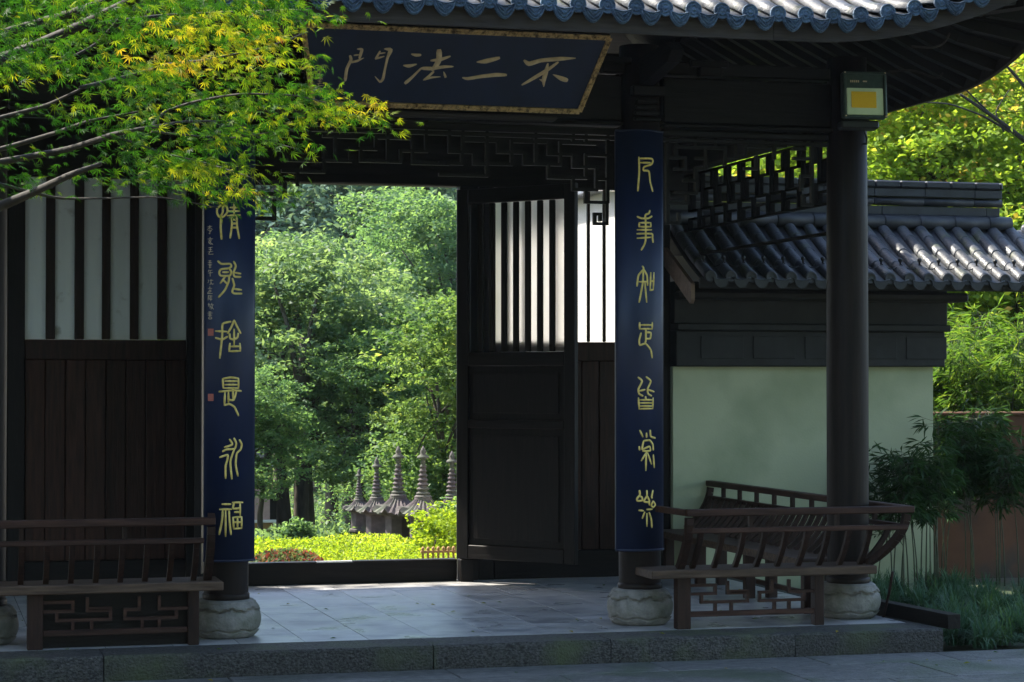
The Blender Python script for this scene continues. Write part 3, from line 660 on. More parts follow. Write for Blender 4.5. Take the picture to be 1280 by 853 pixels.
Ach = [((255,240),7.1,[[(150,120),(118,150),(118,190),(135,222),(170,222),(203,185),(205,145),(185,122),(168,135),(165,180),(150,215)],[(150,222),(148,320),(155,420)],[(265,100),(265,205)],[(230,140),(300,140)],[(215,172),(310,172)],[(205,212),(320,206)],[(245,215),(245,300),(230,410)],[(290,212),(292,300),(312,415)],[(245,248),(290,248)],[(245,282),(290,282)],[(245,318),(292,318)]]),
 ((255,240),7.1,[[(125,615),(155,640),(228,640),(240,662),(215,680),(150,688),(135,718),(150,745),(225,745),(240,715),(228,688)],[(165,714),(215,714)],[(190,748),(145,812)],[(222,750),(215,800),(185,870),(130,935)],[(170,782),(205,820)],[(262,620),(280,660),(260,718),(270,752),(325,756)],[(272,718),(325,726)],[(250,770),(266,830),(248,885),(268,903),(335,903)],[(262,862),(332,870)]]),
 ((255,350),7.1,[[(235,372),(165,392),(160,500),(140,695)],[(105,455),(200,460)],[(105,515),(160,530),(205,505)],[(265,360),(240,420),(208,475)],[(265,360),(295,420),(325,475)],[(265,440),(265,578)],[(225,480),(230,520),(262,530),(295,512),(302,475)],[(228,565),(220,635)],[(220,635),(322,632)],[(322,632),(318,565)],[(230,592),(318,590)]]),
 ((255,460),7.1,[[(165,98),(170,180)],[(170,180),(305,180)],[(305,180),(305,98)],[(305,95),(235,85),(165,98)],[(185,118),(295,118)],[(185,150),(295,150)],[(135,212),(200,206),(260,200),(330,206)],[(255,180),(255,275)],[(185,220),(180,330)],[(215,215),(215,310)],[(180,332),(225,322),(270,350),(305,425)],[(217,282),(262,285),(285,212)]]),
 ((255,460),7.1,[[(265,625),(285,670),(270,718),(200,724),(165,742)],[(225,635),(250,680),(180,705)],[(265,730),(232,830),(245,985)],[(315,640),(335,680),(325,725),(290,760),(280,860),(300,960)],[(140,795),(208,772),(205,820),(190,870),(190,980)]]),
 ((255,560),7.1,[[(160,500),(235,500)],[(140,547),(240,545)],[(165,560),(160,640),(135,770)],[(190,560),(190,785)],[(220,560),(225,660),(238,770)],[(250,485),(345,485)],[(265,490),(257,538),(320,535)],[(320,490),(320,610)],[(270,570),(318,570)],[(255,617),(335,614)],[(255,617),(262,718)],[(262,718),(330,715)],[(335,614),(334,715)],[(260,660),(334,660)],[(296,614),(296,715)]])]
for o_, s_, st in Ach: glyph(cbA, st, o_, s_, 1.700, HW, M['gold'], par_o=oA)
small = [[[(0,2),(9,1)],[(5,-1),(4,6)],[(4,3),(0,7)],[(5,3),(10,7)],[(1,8),(8,8),(5,11)],[(5,9),(5,14),(3,13)]],
 [[(5,-1),(5,1)],[(0,2),(10,2)],[(2,4),(8,4)],[(5,4),(2,8),(7,12)],[(7,5),(3,10)],[(5,8),(10,12)]],
 [[(1,1),(9,0)],[(5,0),(5,7)],[(2,4),(8,4)],[(0,8),(10,7)],[(4,8),(2,12),(11,12)]],
 [[(2,0),(8,0)],[(5,-1),(5,5)],[(1,3),(9,3)],[(1,6),(9,6)],[(3,8),(8,8)],[(5,6),(5,13)],[(3,11),(8,11)]],
 [[(3,0),(1,4)],[(3,2),(9,1)],[(1,6),(10,5)],[(5,1),(5,12)]],
 [[(1,1),(2,3)],[(0,6),(2,4)],[(4,2),(10,2)],[(6,0),(6,6),(4,10)],[(7,6),(8,9),(11,8)]],
 [[(5,-1),(5,1)],[(1,2),(9,2)],[(3,5),(8,5)],[(5,5),(5,10)],[(5,7),(8,7)],[(3,7),(1,11),(10,11)]],
 [[(2,0),(1,9)],[(1,1),(9,1)],[(4,3),(9,3)],[(6,2),(4,7),(9,7)],[(7,4),(6,10)]],
 [[(0,2),(5,2)],[(2,0),(2,4)],[(1,5),(5,5),(4,9)],[(8,0),(6,4)],[(7,3),(11,3)],[(9,4),(6,11)],[(7,6),(11,11)]],
 [[(2,0),(8,0)],[(0,2),(10,2)],[(5,-1),(5,9)],[(2,4),(8,4)],[(1,6),(9,6)],[(3,9),(8,9),(8,12),(3,12),(3,9)]]]
for i, gl in enumerate(small):
    y0 = [282, 297, 309, 326, 337, 349, 359, 369, 379, 390][i]
    st = [[(u*.62+4.0+(i % 3)*.3, (y0-282)+v*.72) for u, v in s_] for s_ in gl]
    glyph(cbA, st, (256, 282), 1.0, 1.700, .0019, M['dullgold'], par_o=oA)
for y0, h_ in ((411, 9), (492.5, 9)):
    a = P(260.5, y0, YB+.02); b = P(267, y0+h_, YB+.02); mb = MB()
    f_ = lambda x: bsurf(x, 1.7, .0025)-YB; xa, xb = a.x, b.x
    mb.add([(xa-1.7, f_(xa), b.z-.575), (xb-1.7, f_(xb), b.z-.575), (xb-1.7, f_(xb), a.z-.575), (xa-1.7, f_(xa), a.z-.575), (xa-1.7, f_(xa)+.004, b.z-.575), (xb-1.7, f_(xb)+.004, b.z-.575), (xb-1.7, f_(xb)+.004, a.z-.575), (xa-1.7, f_(xa)+.004, a.z-.575)], [(0,1,2,3),(7,6,5,4),(0,4,5,1),(1,5,6,2),(2,6,7,3),(3,7,4,0)])
    mb.build('seal_mark', M['red'], cbA)
# name plaque, leaning forward
pb, ptp = Vector((2.95, 12.26, 3.185)), Vector((2.95, 11.98, 3.60))
up_ = (ptp-pb).normalized(); PH = (ptp-pb).length; nrm = Vector((1, 0, 0)).cross(up_)   # towards viewer? (-y)
if nrm.y > 0: nrm = -nrm
pq = thing('name_plaque', 'blue-black name plaque with four gold characters and carved gilt border under the eave', 'plaque', pb)
def pw(u, v, r): return Vector((u, 0, 0))+up_*v+nrm*r
def pl_px(px, py):
    r = ray(px, py); o0 = Vector((0, 0, H)); t = (pb-o0).dot(nrm)/r.dot(nrm); p = o0+r*t-pb; return (p.x, p.dot(up_))
cs = [pl_px(725, 133), pl_px(762, 47)]
b1 = cs[0][0]; t1 = cs[1][0]; b0, t0 = -b1, -t1; PH = cs[1][1]
mb = MB(); mb.prism([pw(b0, 0, 0), pw(b1, 0, 0), pw(t1, PH, 0), pw(t0, PH, 0)], -nrm*.04); mb.build('board', M['blue'], pq)
def border(p, q_):
    n = int((Vector(q_)-Vector(p)).length/.017); mb = MB(); p = Vector(p); q_ = Vector(q_); side = (q_-p).normalized().orthogonal()
    mb.bar(p+nrm*.006, q_+nrm*.006, .030, .012, nrm)
    sd_ = (q_-p).normalized().cross(nrm)
    for i in range(n):
        c = p+(q_-p)*((i+.5)/n)+nrm*.012+sd_*random.uniform(-.007, .007); r_ = random.uniform(.006, .010)
        e = Vector((random.uniform(-1, 1), random.uniform(-1, 1), random.uniform(-1, 1))).normalized()*r_*1.1
        mb.tube([c-e, c, c+e], [r_*.3, r_*.75, r_*.3], 5)
    mb.build('carved_border', M['carved'], pq)
q0 = [pw(b0, 0, 0), pw(b1, 0, 0), pw(t1, PH, 0), pw(t0, PH, 0)]
for i in range(4): border(q0[i], q0[(i+1) % 4])
mb = MB(); mb.prism([pw(b0-.02, -.02, -.043), pw(b1+.02, -.02, -.043), pw(t1+.02, PH+.02, -.043), pw(t0-.02, PH+.02, -.043)], -nrm*.03); mb.build('backing', M['wood_h'], pq)
PL = [((420,50),8,[[(140,160,14),(150,200,17),(108,290,17),(92,405,17)],[(215,92,9),(258,97,17),(245,150,16),(235,185,13)],[(182,155,10),(225,150,10)],[(150,225,13),(210,212,14),(278,181,5)],[(485,90,9),(545,102,24),(515,180,15),(490,290,13),(470,388,16),(440,420,13),(388,364,4)],[(440,115,11),(415,160,13),(397,188,12)],[(397,190,13),(480,166,9)],[(432,138,9),(490,130,8)]]),
 ((420,50),8,[[(755,143,9),(800,153,18),(845,152,15)],[(675,256,9),(730,262,20),(805,245,9)],[(695,432,21),(760,375,16),(845,292,12),(880,286,20),(960,288,22)],[(1030,108,30),(1030,200,30),(995,265,28),(960,300,20)],[(950,208,13),(1050,195,20),(1140,166,12)],[(960,288,20),(1080,270,18),(1172,268,9)],[(975,320,14),(920,370,14),(875,402,9)],[(880,400,11),(960,376,13),(1045,370,5)],[(1077,320,5),(1094,370,18)]]),
 ((570,50),8,[[(210,222,9),(300,214,28),(430,182,20)],[(65,378,9),(120,388,19),(250,367,21),(400,351,24),(500,352,17)]]),
 ((570,50),8,[[(682,205,13),(730,240,27),(850,207,24),(1050,190,24),(1195,184,7)],[(1020,225,13),(930,290,20),(800,370,22),(662,450,13)],[(918,240,11),(900,320,25),(878,400,24),(878,468,6)],[(835,395,5),(868,410,18)],[(970,347,5),(1050,385,26),(1105,405,26)]])]
for o_, s_, st in PL:
    mb = MB()
    for k in st:
        pts = []
        for (u, v, w_) in k:
            a, b = pl_px(o_[0]+u/s_, o_[1]+v/s_); pts.append((a, b, w_/s_*.00452))
        stroke(mb, pts, .4)
    mb.v = [tuple(pw(u, v, r_)) for (u, v, r_) in mb.v]; mb.build('character', M['dullgold'], pq)
mb = MB(); 
for j, (yy, sc_) in enumerate(((84, 1), (92, 1), (100, 1))):
    for st in small[j]:
        pts = []
        for u, v in st:
            a, b = pl_px(396+u*.75, yy+v*.6); pts.append((a, b, .0022))
        stroke(mb, pts, .4)
mb.v = [tuple(pw(u, v, r_)) for (u, v, r_) in mb.v]; mb.build('inscription', M['dullgold'], pq)
# ---- floodlight
fl = thing('floodlight', 'square floodlight with yellow chip on top of the outer right column', 'floodlight', (5.535, 12.2, 3.33)); fl.rotation_euler = (radians(-4), 0, radians(-6))
MB().bev(-.138, .138, -.03, .03, -.145, .142, .012).build('housing', M['metal'], fl)
MB().bev(-.115, .115, -.036, -.0305, -.125, .04, .004).build('reflector', M['lens'], fl)
MB().bev(-.088, .070, -.040, -.0365, -.082, .018, .002).build('led_chip', M['led'], fl)
for (u0, u1, v0, v1) in ((-.136, .136, -.143, -.127), (-.136, .136, .126, .141), (-.136, -.118, -.126, .125), (.118, .136, -.126, .125)): MB().bev(u0, u1, -.044, -.0305, v0, v1, .004).build('rim', M['metal'], fl)
for u in (-.126, .126):
    for v in (-.134, .133): MB().lathe([(.006, -.003), (.006, .003), (.003, .005)], (0, 0, 0), 8).build('screw', M['dullgold'], fl, None).location = (u, -.046, v)
mb = MB()
for i in range(5): mb.box(-.09+i*.012, -.083+i*.012, -.034, -.0305, .075, .088)
mb.box(-.01, .015, -.034, -.0305, .078, .086); mb.build('printed_marks', M['dullgold'], fl)
mb = MB(); 
for k in range(7): mb.box(-.12+.038*k, -.112+.038*k, .031, .07, -.12, .12)
mb.build('cooling_fins', M['metal'], fl)
MB().bev(-.14, .10, -.0, .10, -.20, -.15, .01).build('mounting_block', M['black'], fl)
mb = MB().tube([(.0, .06, -.15), (.05, .10, -.24), (.08, .2, -.26), (.0, .28, -.24)], .006, 6); mb.build('cable', M['black'], fl)
# cable loops under the eave, to the right
for k, pp in enumerate(([P(1140, 58, 11.8), P(1165, 60, 11.8), P(1180, 54, 11.8), P(1187, 42, 11.7)], [P(1110, 90, 12.2), P(1140, 88, 12.1), P(1170, 98, 12.0), P(1178, 92, 11.9)])):
    tag(MB().tube([tuple(p) for p in smooth([tuple(q_) for q_ in pp])], .006, 6).build('cable', M['fascia']), ['grey cable looped under the eave, the upper of two', 'grey cable under the eave right of the floodlight, the lower of two'][k], 'cable')
# ---- benches
def bench(x0, x1, flip, label, sidebench=False):
    """front bench between two columns, backrest bowed out towards the viewer. x0..x1 = rail ends"""
    t = thing('railed_bench', label, 'bench', ((x0+x1)/2, 12.3, PZ)); o3 = Vector(t.location)
    def b(mb, n, m): mb.v = [tuple(Vector(v)-o3) for v in mb.v]; return mb.build(n, m, t)
    sx0, sx1 = (x0-.19, x1-.21) if not flip else (x0+.21, x1+.055)
    b(MB().bev(sx0, sx1, 12.08, 12.42, .432, .482, .006), 'seat', M['seat'])
    yt = 12.03   # top rail plane
    b(MB().bev(x0, x1, yt-.03, yt+.03, .800, .842, .006), 'top_rail', M['bench'])
    b(MB().bev(x0+.035, x1-.035 if not flip else x1-.06, yt-.012, yt+.022, .700, .730, .004), 'middle_rail', M['bench'])
    def prof(s_): # y of baluster along height
        z = .484+(.80-.484)*s_; y = 12.20-.17*sin(pi/2*s_)**.9; return y, z
    n = 9; L_ = x1-x0; xa_, xb_ = (x0+.10, 5.50) if not flip else (.40, x1-.10)
    for i in range(n):
        x = xa_+(xb_-xa_)*i/(n-1); mb = MB(); pts = [(x, *prof(k/6*.73)) for k in range(7)]
        for a, c in zip(pts, pts[1:]): mb.bar(a, c, .030, .026, (0, 1, .3))
        b(mb, 'baluster', M['bench_v'])
    for x in ((x0+.022,) if not flip else (x1-.022,)):
        mb = MB(); pts = [(x, *prof(k/8*.97)) for k in range(9)]
        for a, c in zip(pts, pts[1:]): mb.bar(a, c, .044, .04, (0, 1, .3))
        b(mb, 'end_post', M['bench_v'])
    for f_ in (.28, .66): b(MB().box(x0+L_*f_-.012, x0+L_*f_+.012, yt-.008, yt+.018, .731, .799), 'spacer', M['bench_v'])
    lx0, lx1 = (4.335, 5.207) if not flip else (.598, 1.47)
    for x in (lx0, lx1): b(MB().bev(x-.03, x+.055 if x == lx0 else x+.03, 12.12, 12.19, PZ, .431, .004), 'leg', M['bench_v'])
    b(MB().bev(lx0+.056, lx1-.031, 12.13, 12.16, .20, .232, .003), 'bottom_rail', M['bench'])
    mb = MB(); W = lx1-lx0-.09; a0 = lx0+.058
    u = lambda t_: a0+W*t_
    fw = .017
    for pts in ([(u(0), .385), (u(.20), .385), (u(.20), .335), (u(.0), .335)], [(u(.09), .335), (u(.09), .285), (u(.46), .285), (u(.46), .335), (u(.30), .335), (u(.30), .40)], [(u(.20), .285), (u(.20), .233)], [(u(.33), .285), (u(.33), .233)],
                [(u(.46), .345), (u(.30), .345)], [(u(.56), .335), (u(.56), .285), (u(.92), .285), (u(.92), .335), (u(.80), .335), (u(.80), .40)], [(u(.56), .335), (u(.66), .335), (u(.66), .40)], [(u(.68), .285), (u(.68), .233)], [(u(.80), .285), (u(.80), .233)], [(u(1), .335), (u(.92), .335)]):
        fret(mb, pts, 12.145, fw, .022)
    b(mb, 'fretwork', M['bench'])
    if flip: b(MB().bev(lx0+.03, lx1, 12.185, 12.20, PZ+.002, .430, .002), 'light_stop_board', M['wood_h'])  # dark board added to keep the space behind the left fretwork dark
    return t
bR = bench(4.325, 5.775, False, 'brown railed bench between the doorway column and the floodlight column')
bL = bench(.125, 1.575, True, 'brown railed bench standing before the left plank wall, cut by the picture edge')
# end returns of the rails to the columns
for (a, b_) in (((4.34, 12.062, .82), (4.25, 12.40, .83)),):
    MB().bar(Vector(a)-bR.location, Vector(b_)-bR.location, .04, .035).build('return_rail', M['bench'], bR)
MB().bar(Vector((1.56, 12.062, .82))-bL.location, Vector((1.60, 12.40, .83))-bL.location, .04, .035).build('return_rail', M['bench'], bL)
# side bench going back from the corner
sb = thing('railed_bench', 'side bench running back from the floodlight column towards the pale wall', 'bench', (5.6, 14, PZ)); o3 = Vector(sb.location)
def b(mb, n, m): mb.v = [tuple(Vector(v)-o3) for v in mb.v]; return mb.build(n, m, sb)
xt = 5.745
b(MB().bev(xt-.03, xt+.03, 12.063, 15.46, .800, .842, .006), 'top_rail', M['bench_y'])
b(MB().bev(xt-.022, xt+.012, 12.07, 15.45, .700, .730, .004), 'middle_rail', M['bench_y'])
b(MB().bev(5.30, 5.60, 12.66, 15.45, .432, .482, .006), 'seat', M['seat'])
def profx(s_): z = .484+(.80-.484)*s_; x = 5.55+.195*sin(pi/2*s_)**.85; return x, z
nb_ = 30
for i in range(nb_):
    y = 12.26+i*(15.36-12.26)/(nb_-1); mb = MB(); pts = []
    if abs(y-CY) < .15: continue
    for k in range(7): x, z = profx(k/6*.73); pts.append((x, y, z))
    for p, q_ in zip(pts, pts[1:]): mb.bar(p, q_, .026, .03, (1, 0, .3))
    b(mb, 'baluster', M['bench_v'])
for y in (12.085, 15.43):
    mb = MB(); pts = []
    for k in range(9):
        x, z = profx(k/8*.97); pts.append((x, y if y > 13 else 12.20-.145*sin(pi/2*k/8)**.9, z))
    for p, q_ in zip(pts, pts[1:]): mb.bar(p, q_, .04, .044, (1, 0, .3))
    b(mb, 'end_post', M['bench_v'])
for y in np.arange(12.5, 15.2, .33): b(MB().box(xt-.018, xt+.008, y-.014, y+.014, .731, .799), 'spacer', M['bench_v'])
for y in (12.75, 13.75, 14.7, 15.38): b(MB().bev(5.36, 5.43, y-.03, y+.03, PZ, .431, .004), 'leg', M['bench_v']); b(MB().bev(5.52, 5.59, y-.03, y+.03, PZ, .431, .004), 'leg', M['bench_v'])
b(MB().bev(5.54, 5.57, 12.78, 15.35, .20, .232, .003), 'bottom_rail', M['bench_y'])
# ---- garden wall with tiled coping
gw = thing('garden_wall', 'white garden wall tinted with green bounce light, with dark cornice and tiled coping roof', 'wall', (6.5, 15.6, 0)); o3 = Vector(gw.location)
def b(mb, n, m, par=gw): mb.v = [tuple(Vector(v)-o3) for v in mb.v]; return mb.build(n, m, par)
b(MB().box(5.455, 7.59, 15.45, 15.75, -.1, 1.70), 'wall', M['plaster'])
b(MB().bev(5.455, 7.66, 15.38, 15.82, 1.701, 1.97, .008), 'cornice', M['cornice'])
b(MB().bev(5.455, 7.69, 15.34, 15.86, 1.972, 2.02, .006), 'cornice_moulding', M['cornice'])
b(MB().bev(5.455, 7.70, 15.42, 15.78, 2.022, 2.34, .006), 'frieze_board', M['cornice'])
b(MB().bev(5.455, 7.82, 15.28, 15.92, 2.20, 2.27, .02), 'bracket_moulding', M['cornice'])
for i in range(5):
    x = 5.65+i*.42; b(MB().bev(x, x+.34, 15.372, 15.379, 1.76, 1.93, .003), 'cornice_panel', M['cornice'])
b(MB().bev(5.455, 8.55, 14.86, 14.89, 2.265, 2.335, .004), 'eave_board', M['cornice'])
def wz(y): # top surface of the coping deck
    d = (y-14.84)/(15.62-14.84); return 2.345+.42*(.80*d+.20*d*d)
rows = [[(x, y, wz(y)) for x in (5.455, 8.55)] for y in np.linspace(14.86, 15.66, 7)]
b(sheet(rows, .02), 'roof_deck', M['cornice'])
rows = [[(x, 31.32-y, wz(y)) for x in (5.455, 8.3)] for y in np.linspace(14.86, 15.66, 4)]; b(sheet(rows, .02), 'roof_deck', M['cornice'])
WS = .157; nw = int((8.52-5.5)/WS)
# separate cover tiles, four to a row
def ctile(y0, y1):
    rows = []
    for y, r_ in ((y0, .047), (y0+.012, .0485), (y1-.012, .045), (y1, .043)):
        rows.append([(r_*cos(pi-pi*k/8), y, wz(y)+.014+r_*sin(pi-pi*k/8)) for k in range(9)])
    mb = sheet(rows, .007); me = mb.mesh('cover_tile', M['tile']); fixn(me); return me
ys_ = [14.82, 15.03, 15.24, 15.45, 15.65]; CT = [ctile(a+.001, c+.004) for a, c in zip(ys_, ys_[1:])]
CAP2 = MB(); CAP2.lathe([(.046, 0), (.047, .006), (.046, .012), (.036, .014), (.03, .010), (.01, .013)], n=18); CAP2.v = [(x, -z, y) for (x, y, z) in CAP2.v]; CAP2 = CAP2.mesh('tile_cap', M['ridge']); fixn(CAP2)
DR2 = MB(); out = [(-.062+.124*i/10, 0, -.014*(1-((i-5)/5)**2)) for i in range(11)]+[(.062-.124*i/10, 0, -.070*(1-(abs(i-5)/5)**2.1)**.62-.003) for i in range(1, 10)]; DR2.prism(out, (0, .012, 0)); DR2 = DR2.mesh('drip_tile', M['ridge']); fixn(DR2)
PANM = None
rows = [[(WS/2*.9*t, y, wz(y)+.016-.016*(1-t*t)) for t in (-1, -.5, 0, .5, 1)] for y in np.linspace(14.80, 15.66, 6)]; PANM = sheet(rows, .006).mesh('pan_tile_row', M['tile']); fixn(PANM)
for i in range(nw+1):
    x = 5.52+i*WS
    for j, me in enumerate(CT): inst(me, 'cover_tile', gw, (x-o3.x+random.uniform(-.002, .002), -o3.y, random.uniform(-.001, .002)))
    inst(CAP2, 'tile_cap', gw, (x-o3.x, 14.822-o3.y, wz(14.82)+.014))
    inst(PANM, 'pan_tile_row', gw, (x+WS/2-o3.x, -o3.y, 0)); inst(DR2, 'drip_tile', gw, (x+WS/2-o3.x, 14.80-o3.y, wz(14.8)+.014))
    # nail finial on each row
    y = 14.97; mb = MB(); mb.lathe([(.006, 0), (.008, .02), (.016, .03), (.018, .042), (.010, .052), (.002, .055)], (0, 0, 0), 8)
    if i == 0: NAIL = mb.mesh('tile_nail', M['black']); fixn(NAIL)
    inst(NAIL, 'tile_nail', gw, (x-o3.x, y-o3.y, wz(y)+.057))
mb = MB()
for i in range(nw):
    x = 5.52+i*WS; pts = []
    for k in range(9): t_ = k/8; pts.append((x+WS*t_, 14.955+.008*sin(t_*9), wz(14.955)+.068-.035*sin(pi*t_)))
    mb.tube(pts, .004, 5)
mb.v = [tuple(Vector(v)) for v in mb.v]; tag(mb.build('lighting_cable', M['black']), 'thin black cable draped along the lower rows of the garden wall coping', 'cable')
# ridge of stacked tile courses
for r_, (z0, z1, hy, st) in enumerate(((2.895, 2.965, .045, .9), (3.035, 3.10, .085, .43), (3.102, 3.16, .105, .215))):
    x = 5.46
    while x < 8.27: x2 = min(x+st, 8.28); b(MB().bev(x, x2-.0015, 15.70-hy, 15.70+hy, z0, z1, .012 if r_ == 2 else .004), 'ridge_tile', M['ridge']); x = x2
x = 5.46
while x < 8.25: x2 = min(x+.43, 8.29); b(MB().tube([(x, 15.66, 3.0), (x2-.002, 15.66, 3.0)], .034, 12), 'ridge_cap_tile', M['ridge']); x = x2
x = 5.46
while x < 8.33:
    x2 = min(x+.30, 8.36); b(MB().tube([(x, 15.64, 2.835), (x+.006, 15.64, 2.835), (x2-.004, 15.64, 2.835)], [.060, .062, .058], 14), 'ridge_foot_tile', M['ridge']); x = x2
b(MB().tube([(5.46, 15.76, 2.835), (8.36, 15.76, 2.835)], .060, 12), 'ridge_foot_tile', M['ridge'])
# pale board closing the coping against the hall
pa = [P(833, 300, 15.0), P(833, 322, 15.0), P(872, 366, 14.9), P(876, 363, 14.9), P(876, 345, 14.9)]
xb = 5.40
MB().prism([(xb, 15.50, 2.60), (xb, 15.50, 2.46), (xb, 14.93, 2.155), (xb, 14.90, 2.18), (xb, 14.90, 2.30)], (.03, 0, 0)).build('barge_board', M['barge'], None)
tag(bpy.data.objects['barge_board'], 'pale sloping board at the left end of the garden wall coping', 'board')
# white wall running back from the gate on the right of the garden, seen through the slats
M['limewash'] = mat('white_limewash', [(.3, (.70, .68, .66)), (.7, (.80, .79, .77))], rough=.9, nscale=2, bump=.1, scale=(1, 1, .5))
sw = thing('side_wall', 'white limewashed garden wall glowing through the slats right of the doorway', 'wall', (5.75, 18.6, -.3))
MB().bev(-.13, .13, -2.6, 2.6, 0, 3.5, .01).build('wall', M['limewash'], sw); MB().prism([(-.28, -2.65, 3.5), (0, -2.65, 3.72), (.28, -2.65, 3.5)], (0, 5.3, 0)).build('coping', M['tile'], sw)
# brown low wall to the right
rw = MB().bev(7.62, 14, 16.55, 16.8, -.2, 1.30, .01); tag(rw.build('low_wall', M['brownwall']), 'brown stained low wall behind the bamboo at the right edge', 'wall')
tag(MB().bev(7.60, 14, 16.53, 16.83, 1.302, 1.33, .008).build('wall_coping', M['brownwall']), 'thin stone coping on the brown low wall at the right edge', 'coping')
# timber and cane at the platform's right end
p0, p1 = P(1092, 766, 12.75), P(1166, 788, 11.95)
mb = MB(); mb.bar((5.80, 12.9, .175), (5.93, 11.80, .165), .085, .085); tag(mb.build('timber_beam', M['wood_y']), 'dark timber beam lying along the right end of the platform', 'beam')
tag(MB().tube([(5.76, 12.42, .13), (5.745, 12.30, .30), (5.72, 12.2, .43)], .009, 6).build('cane', M['bench_v']), 'thin brown stick propped under the right end of the bench', 'stick')
# ================================================================== VEGETATION
def leaf_mesh(name, cen, dirs, nor, size, width, tint, m, fold=.12, long=False):
    """one folded quad (or a long two-quad blade) per leaf. arrays (n,3)"""
    n = len(cen); d = dirs/np.linalg.norm(dirs, axis=1, keepdims=True); s_ = np.cross(nor, d); s_ /= (np.linalg.norm(s_, axis=1, keepdims=True)+1e-9); u = np.cross(d, s_)
    sz = size[:, None]; wd = width[:, None]
    b0 = cen-d*sz*.5; tp = cen+d*sz*.5-u*sz*fold; lf = cen+s_*wd*.5+u*sz*fold*.6; rt = cen-s_*wd*.5+u*sz*fold*.6
    v = np.stack([b0, lf, tp, rt], 1).reshape(-1, 3)
    me = bpy.data.meshes.new(name); me.vertices.add(4*n); me.vertices.foreach_set('co', v.astype(np.float32).ravel())
    me.loops.add(4*n); me.loops.foreach_set('vertex_index', np.arange(4*n, dtype=np.int32)); me.polygons.add(n)
    me.polygons.foreach_set('loop_start', np.arange(0, 4*n, 4, dtype=np.int32)); me.polygons.foreach_set('loop_total', np.full(n, 4, dtype=np.int32))
    at = me.attributes.new('tint', 'FLOAT', 'FACE'); at.data.foreach_set('value', np.clip(tint, 0, 1).astype(np.float32))
    me.materials.append(m); me.update(calc_edges=True); return me
def rnd_dir(n): v = rng.normal(size=(n, 3)); return v/np.linalg.norm(v, axis=1, keepdims=True)
def crown(name, lobes, per, m, lsize, lw=.45, clump=.22, nclump=40, tintc=.5, inner=.25):
    """lobes: (x,y,z,rx,rz). Clumps sit on and inside each lobe's shell, leaves scatter in each clump."""
    Cn, Nn, T = [], [], []
    for (x, y, z, rx, rz) in lobes:
        d = rnd_dir(nclump); d[:, 2] = d[:, 2]*.9+.15; rad = (1-inner*rng.random(nclump)**2*2)[:, None]
        c = np.array([x, y, z])+d*rad*np.array([rx, rx, rz]); lobet = rng.normal()*.10
        for k in range(nclump):
            n = int(per*rng.uniform(.5, 1.4)); r_ = clump*rng.uniform(.6, 1.3)
            o_ = rng.normal(size=(n, 3))*np.array([r_, r_, r_*.45])*.6
            Cn.append(c[k]+o_); Nn.append(d[k]*.5+np.array([0, 0, .55])+rng.normal(size=(n, 3))*.6)
            T.append(np.full(n, tintc+lobet+rng.normal()*.13)+rng.normal(size=n)*.12)
    Cn = np.concatenate(Cn); Nn = np.concatenate(Nn); T = np.concatenate(T); n = len(Cn)
    Nn /= np.linalg.norm(Nn, axis=1, keepdims=True)
    sz = lsize*rng.uniform(.7, 1.3, n)
    return leaf_mesh(name, Cn, rnd_dir(n)*np.array([1, 1, .5]), Nn, sz, sz*lw, T, m)
def trunk_mesh(name, base, forks, r0, m):
    mb = MB(); base = Vector(base)
    for pts, ra, rb in forks:
        q_ = [Vector(p) for p in pts]; n = len(q_); 
        q2 = [Vector(p) for p in smooth([tuple(p) for p in q_], 3)]; k = len(q2)
        q2 = [p+Vector((random.uniform(-1, 1), random.uniform(-1, 1), 0))*ra*.25 if 0 < i < k-1 else p for i, p in enumerate(q2)]
        mb.tube(q2, [ra+(rb-ra)*i/(k-1) for i in range(k)], 7)
    return mb.mesh(name, m)
def rand_lobes(h, R, n, z0f=.35):
    L_ = []
    for i in range(n):
        a = random.uniform(0, 2*pi); zf = random.uniform(z0f, .88); rr = R*sqrt(random.random())*(.85 if zf < .7 else .55)
        L_.append((rr*cos(a), rr*sin(a), h*zf, R*random.uniform(.32, .5), R*random.uniform(.24, .40)))
    return L_
def tree_proto(kind, h, R, nl, per, m, lsize, lw=.45, clump=.22, nclump=30, z0f=.35, multi=1, tr=.09, tintc=.5):
    lobes = rand_lobes(h, R, nl, z0f)
    cm = crown(kind+'_crown', lobes, per, m, lsize, lw, clump, nclump, tintc)
    forks = []
    for k in range(multi):
        a = 2*pi*k/max(1, multi)+.4; bx, by = (.18*cos(a)*(multi > 1), .18*sin(a)*(multi > 1))
        tx, ty = bx+R*.18*cos(a)*(multi > 1)+random.uniform(-.1, .1), by+R*.18*sin(a)*(multi > 1)
        forks.append(([(bx, by, -.1), (bx*1.4, by*1.4, h*.25), (tx, ty, h*.62)], tr, tr*.45))
        for l in lobes[k::multi]:
            s_ = random.uniform(.22, .5); st = (bx+(tx-bx)*s_*1.4, by+(ty-by)*s_*1.4, h*s_)
            forks.append(([st, ((st[0]+l[0])/2+random.uniform(-.1, .1), (st[1]+l[1])/2, (st[2]+l[2])/2+.05*h), l[:3]], tr*.42, tr*.10))
    tm = trunk_mesh(kind+'_trunk', (0, 0, 0), forks, tr, M['bark'])
    return cm, tm
def tree(pr, name, label, x, y, z=None, s=1, rz=None, group=None, sz=None):
    t = thing(name, label, 'tree', (x, y, gz(x, y) if z is None else z), group); t.scale = (s, s, s*(sz or 1)); t.rotation_euler = (0, 0, random.uniform(0, 6.28) if rz is None else rz)
    inst(pr[0], 'crown', t); inst(pr[1], 'trunk', t); return t
def X_at(px, Y): return P(px, 475, Y).x
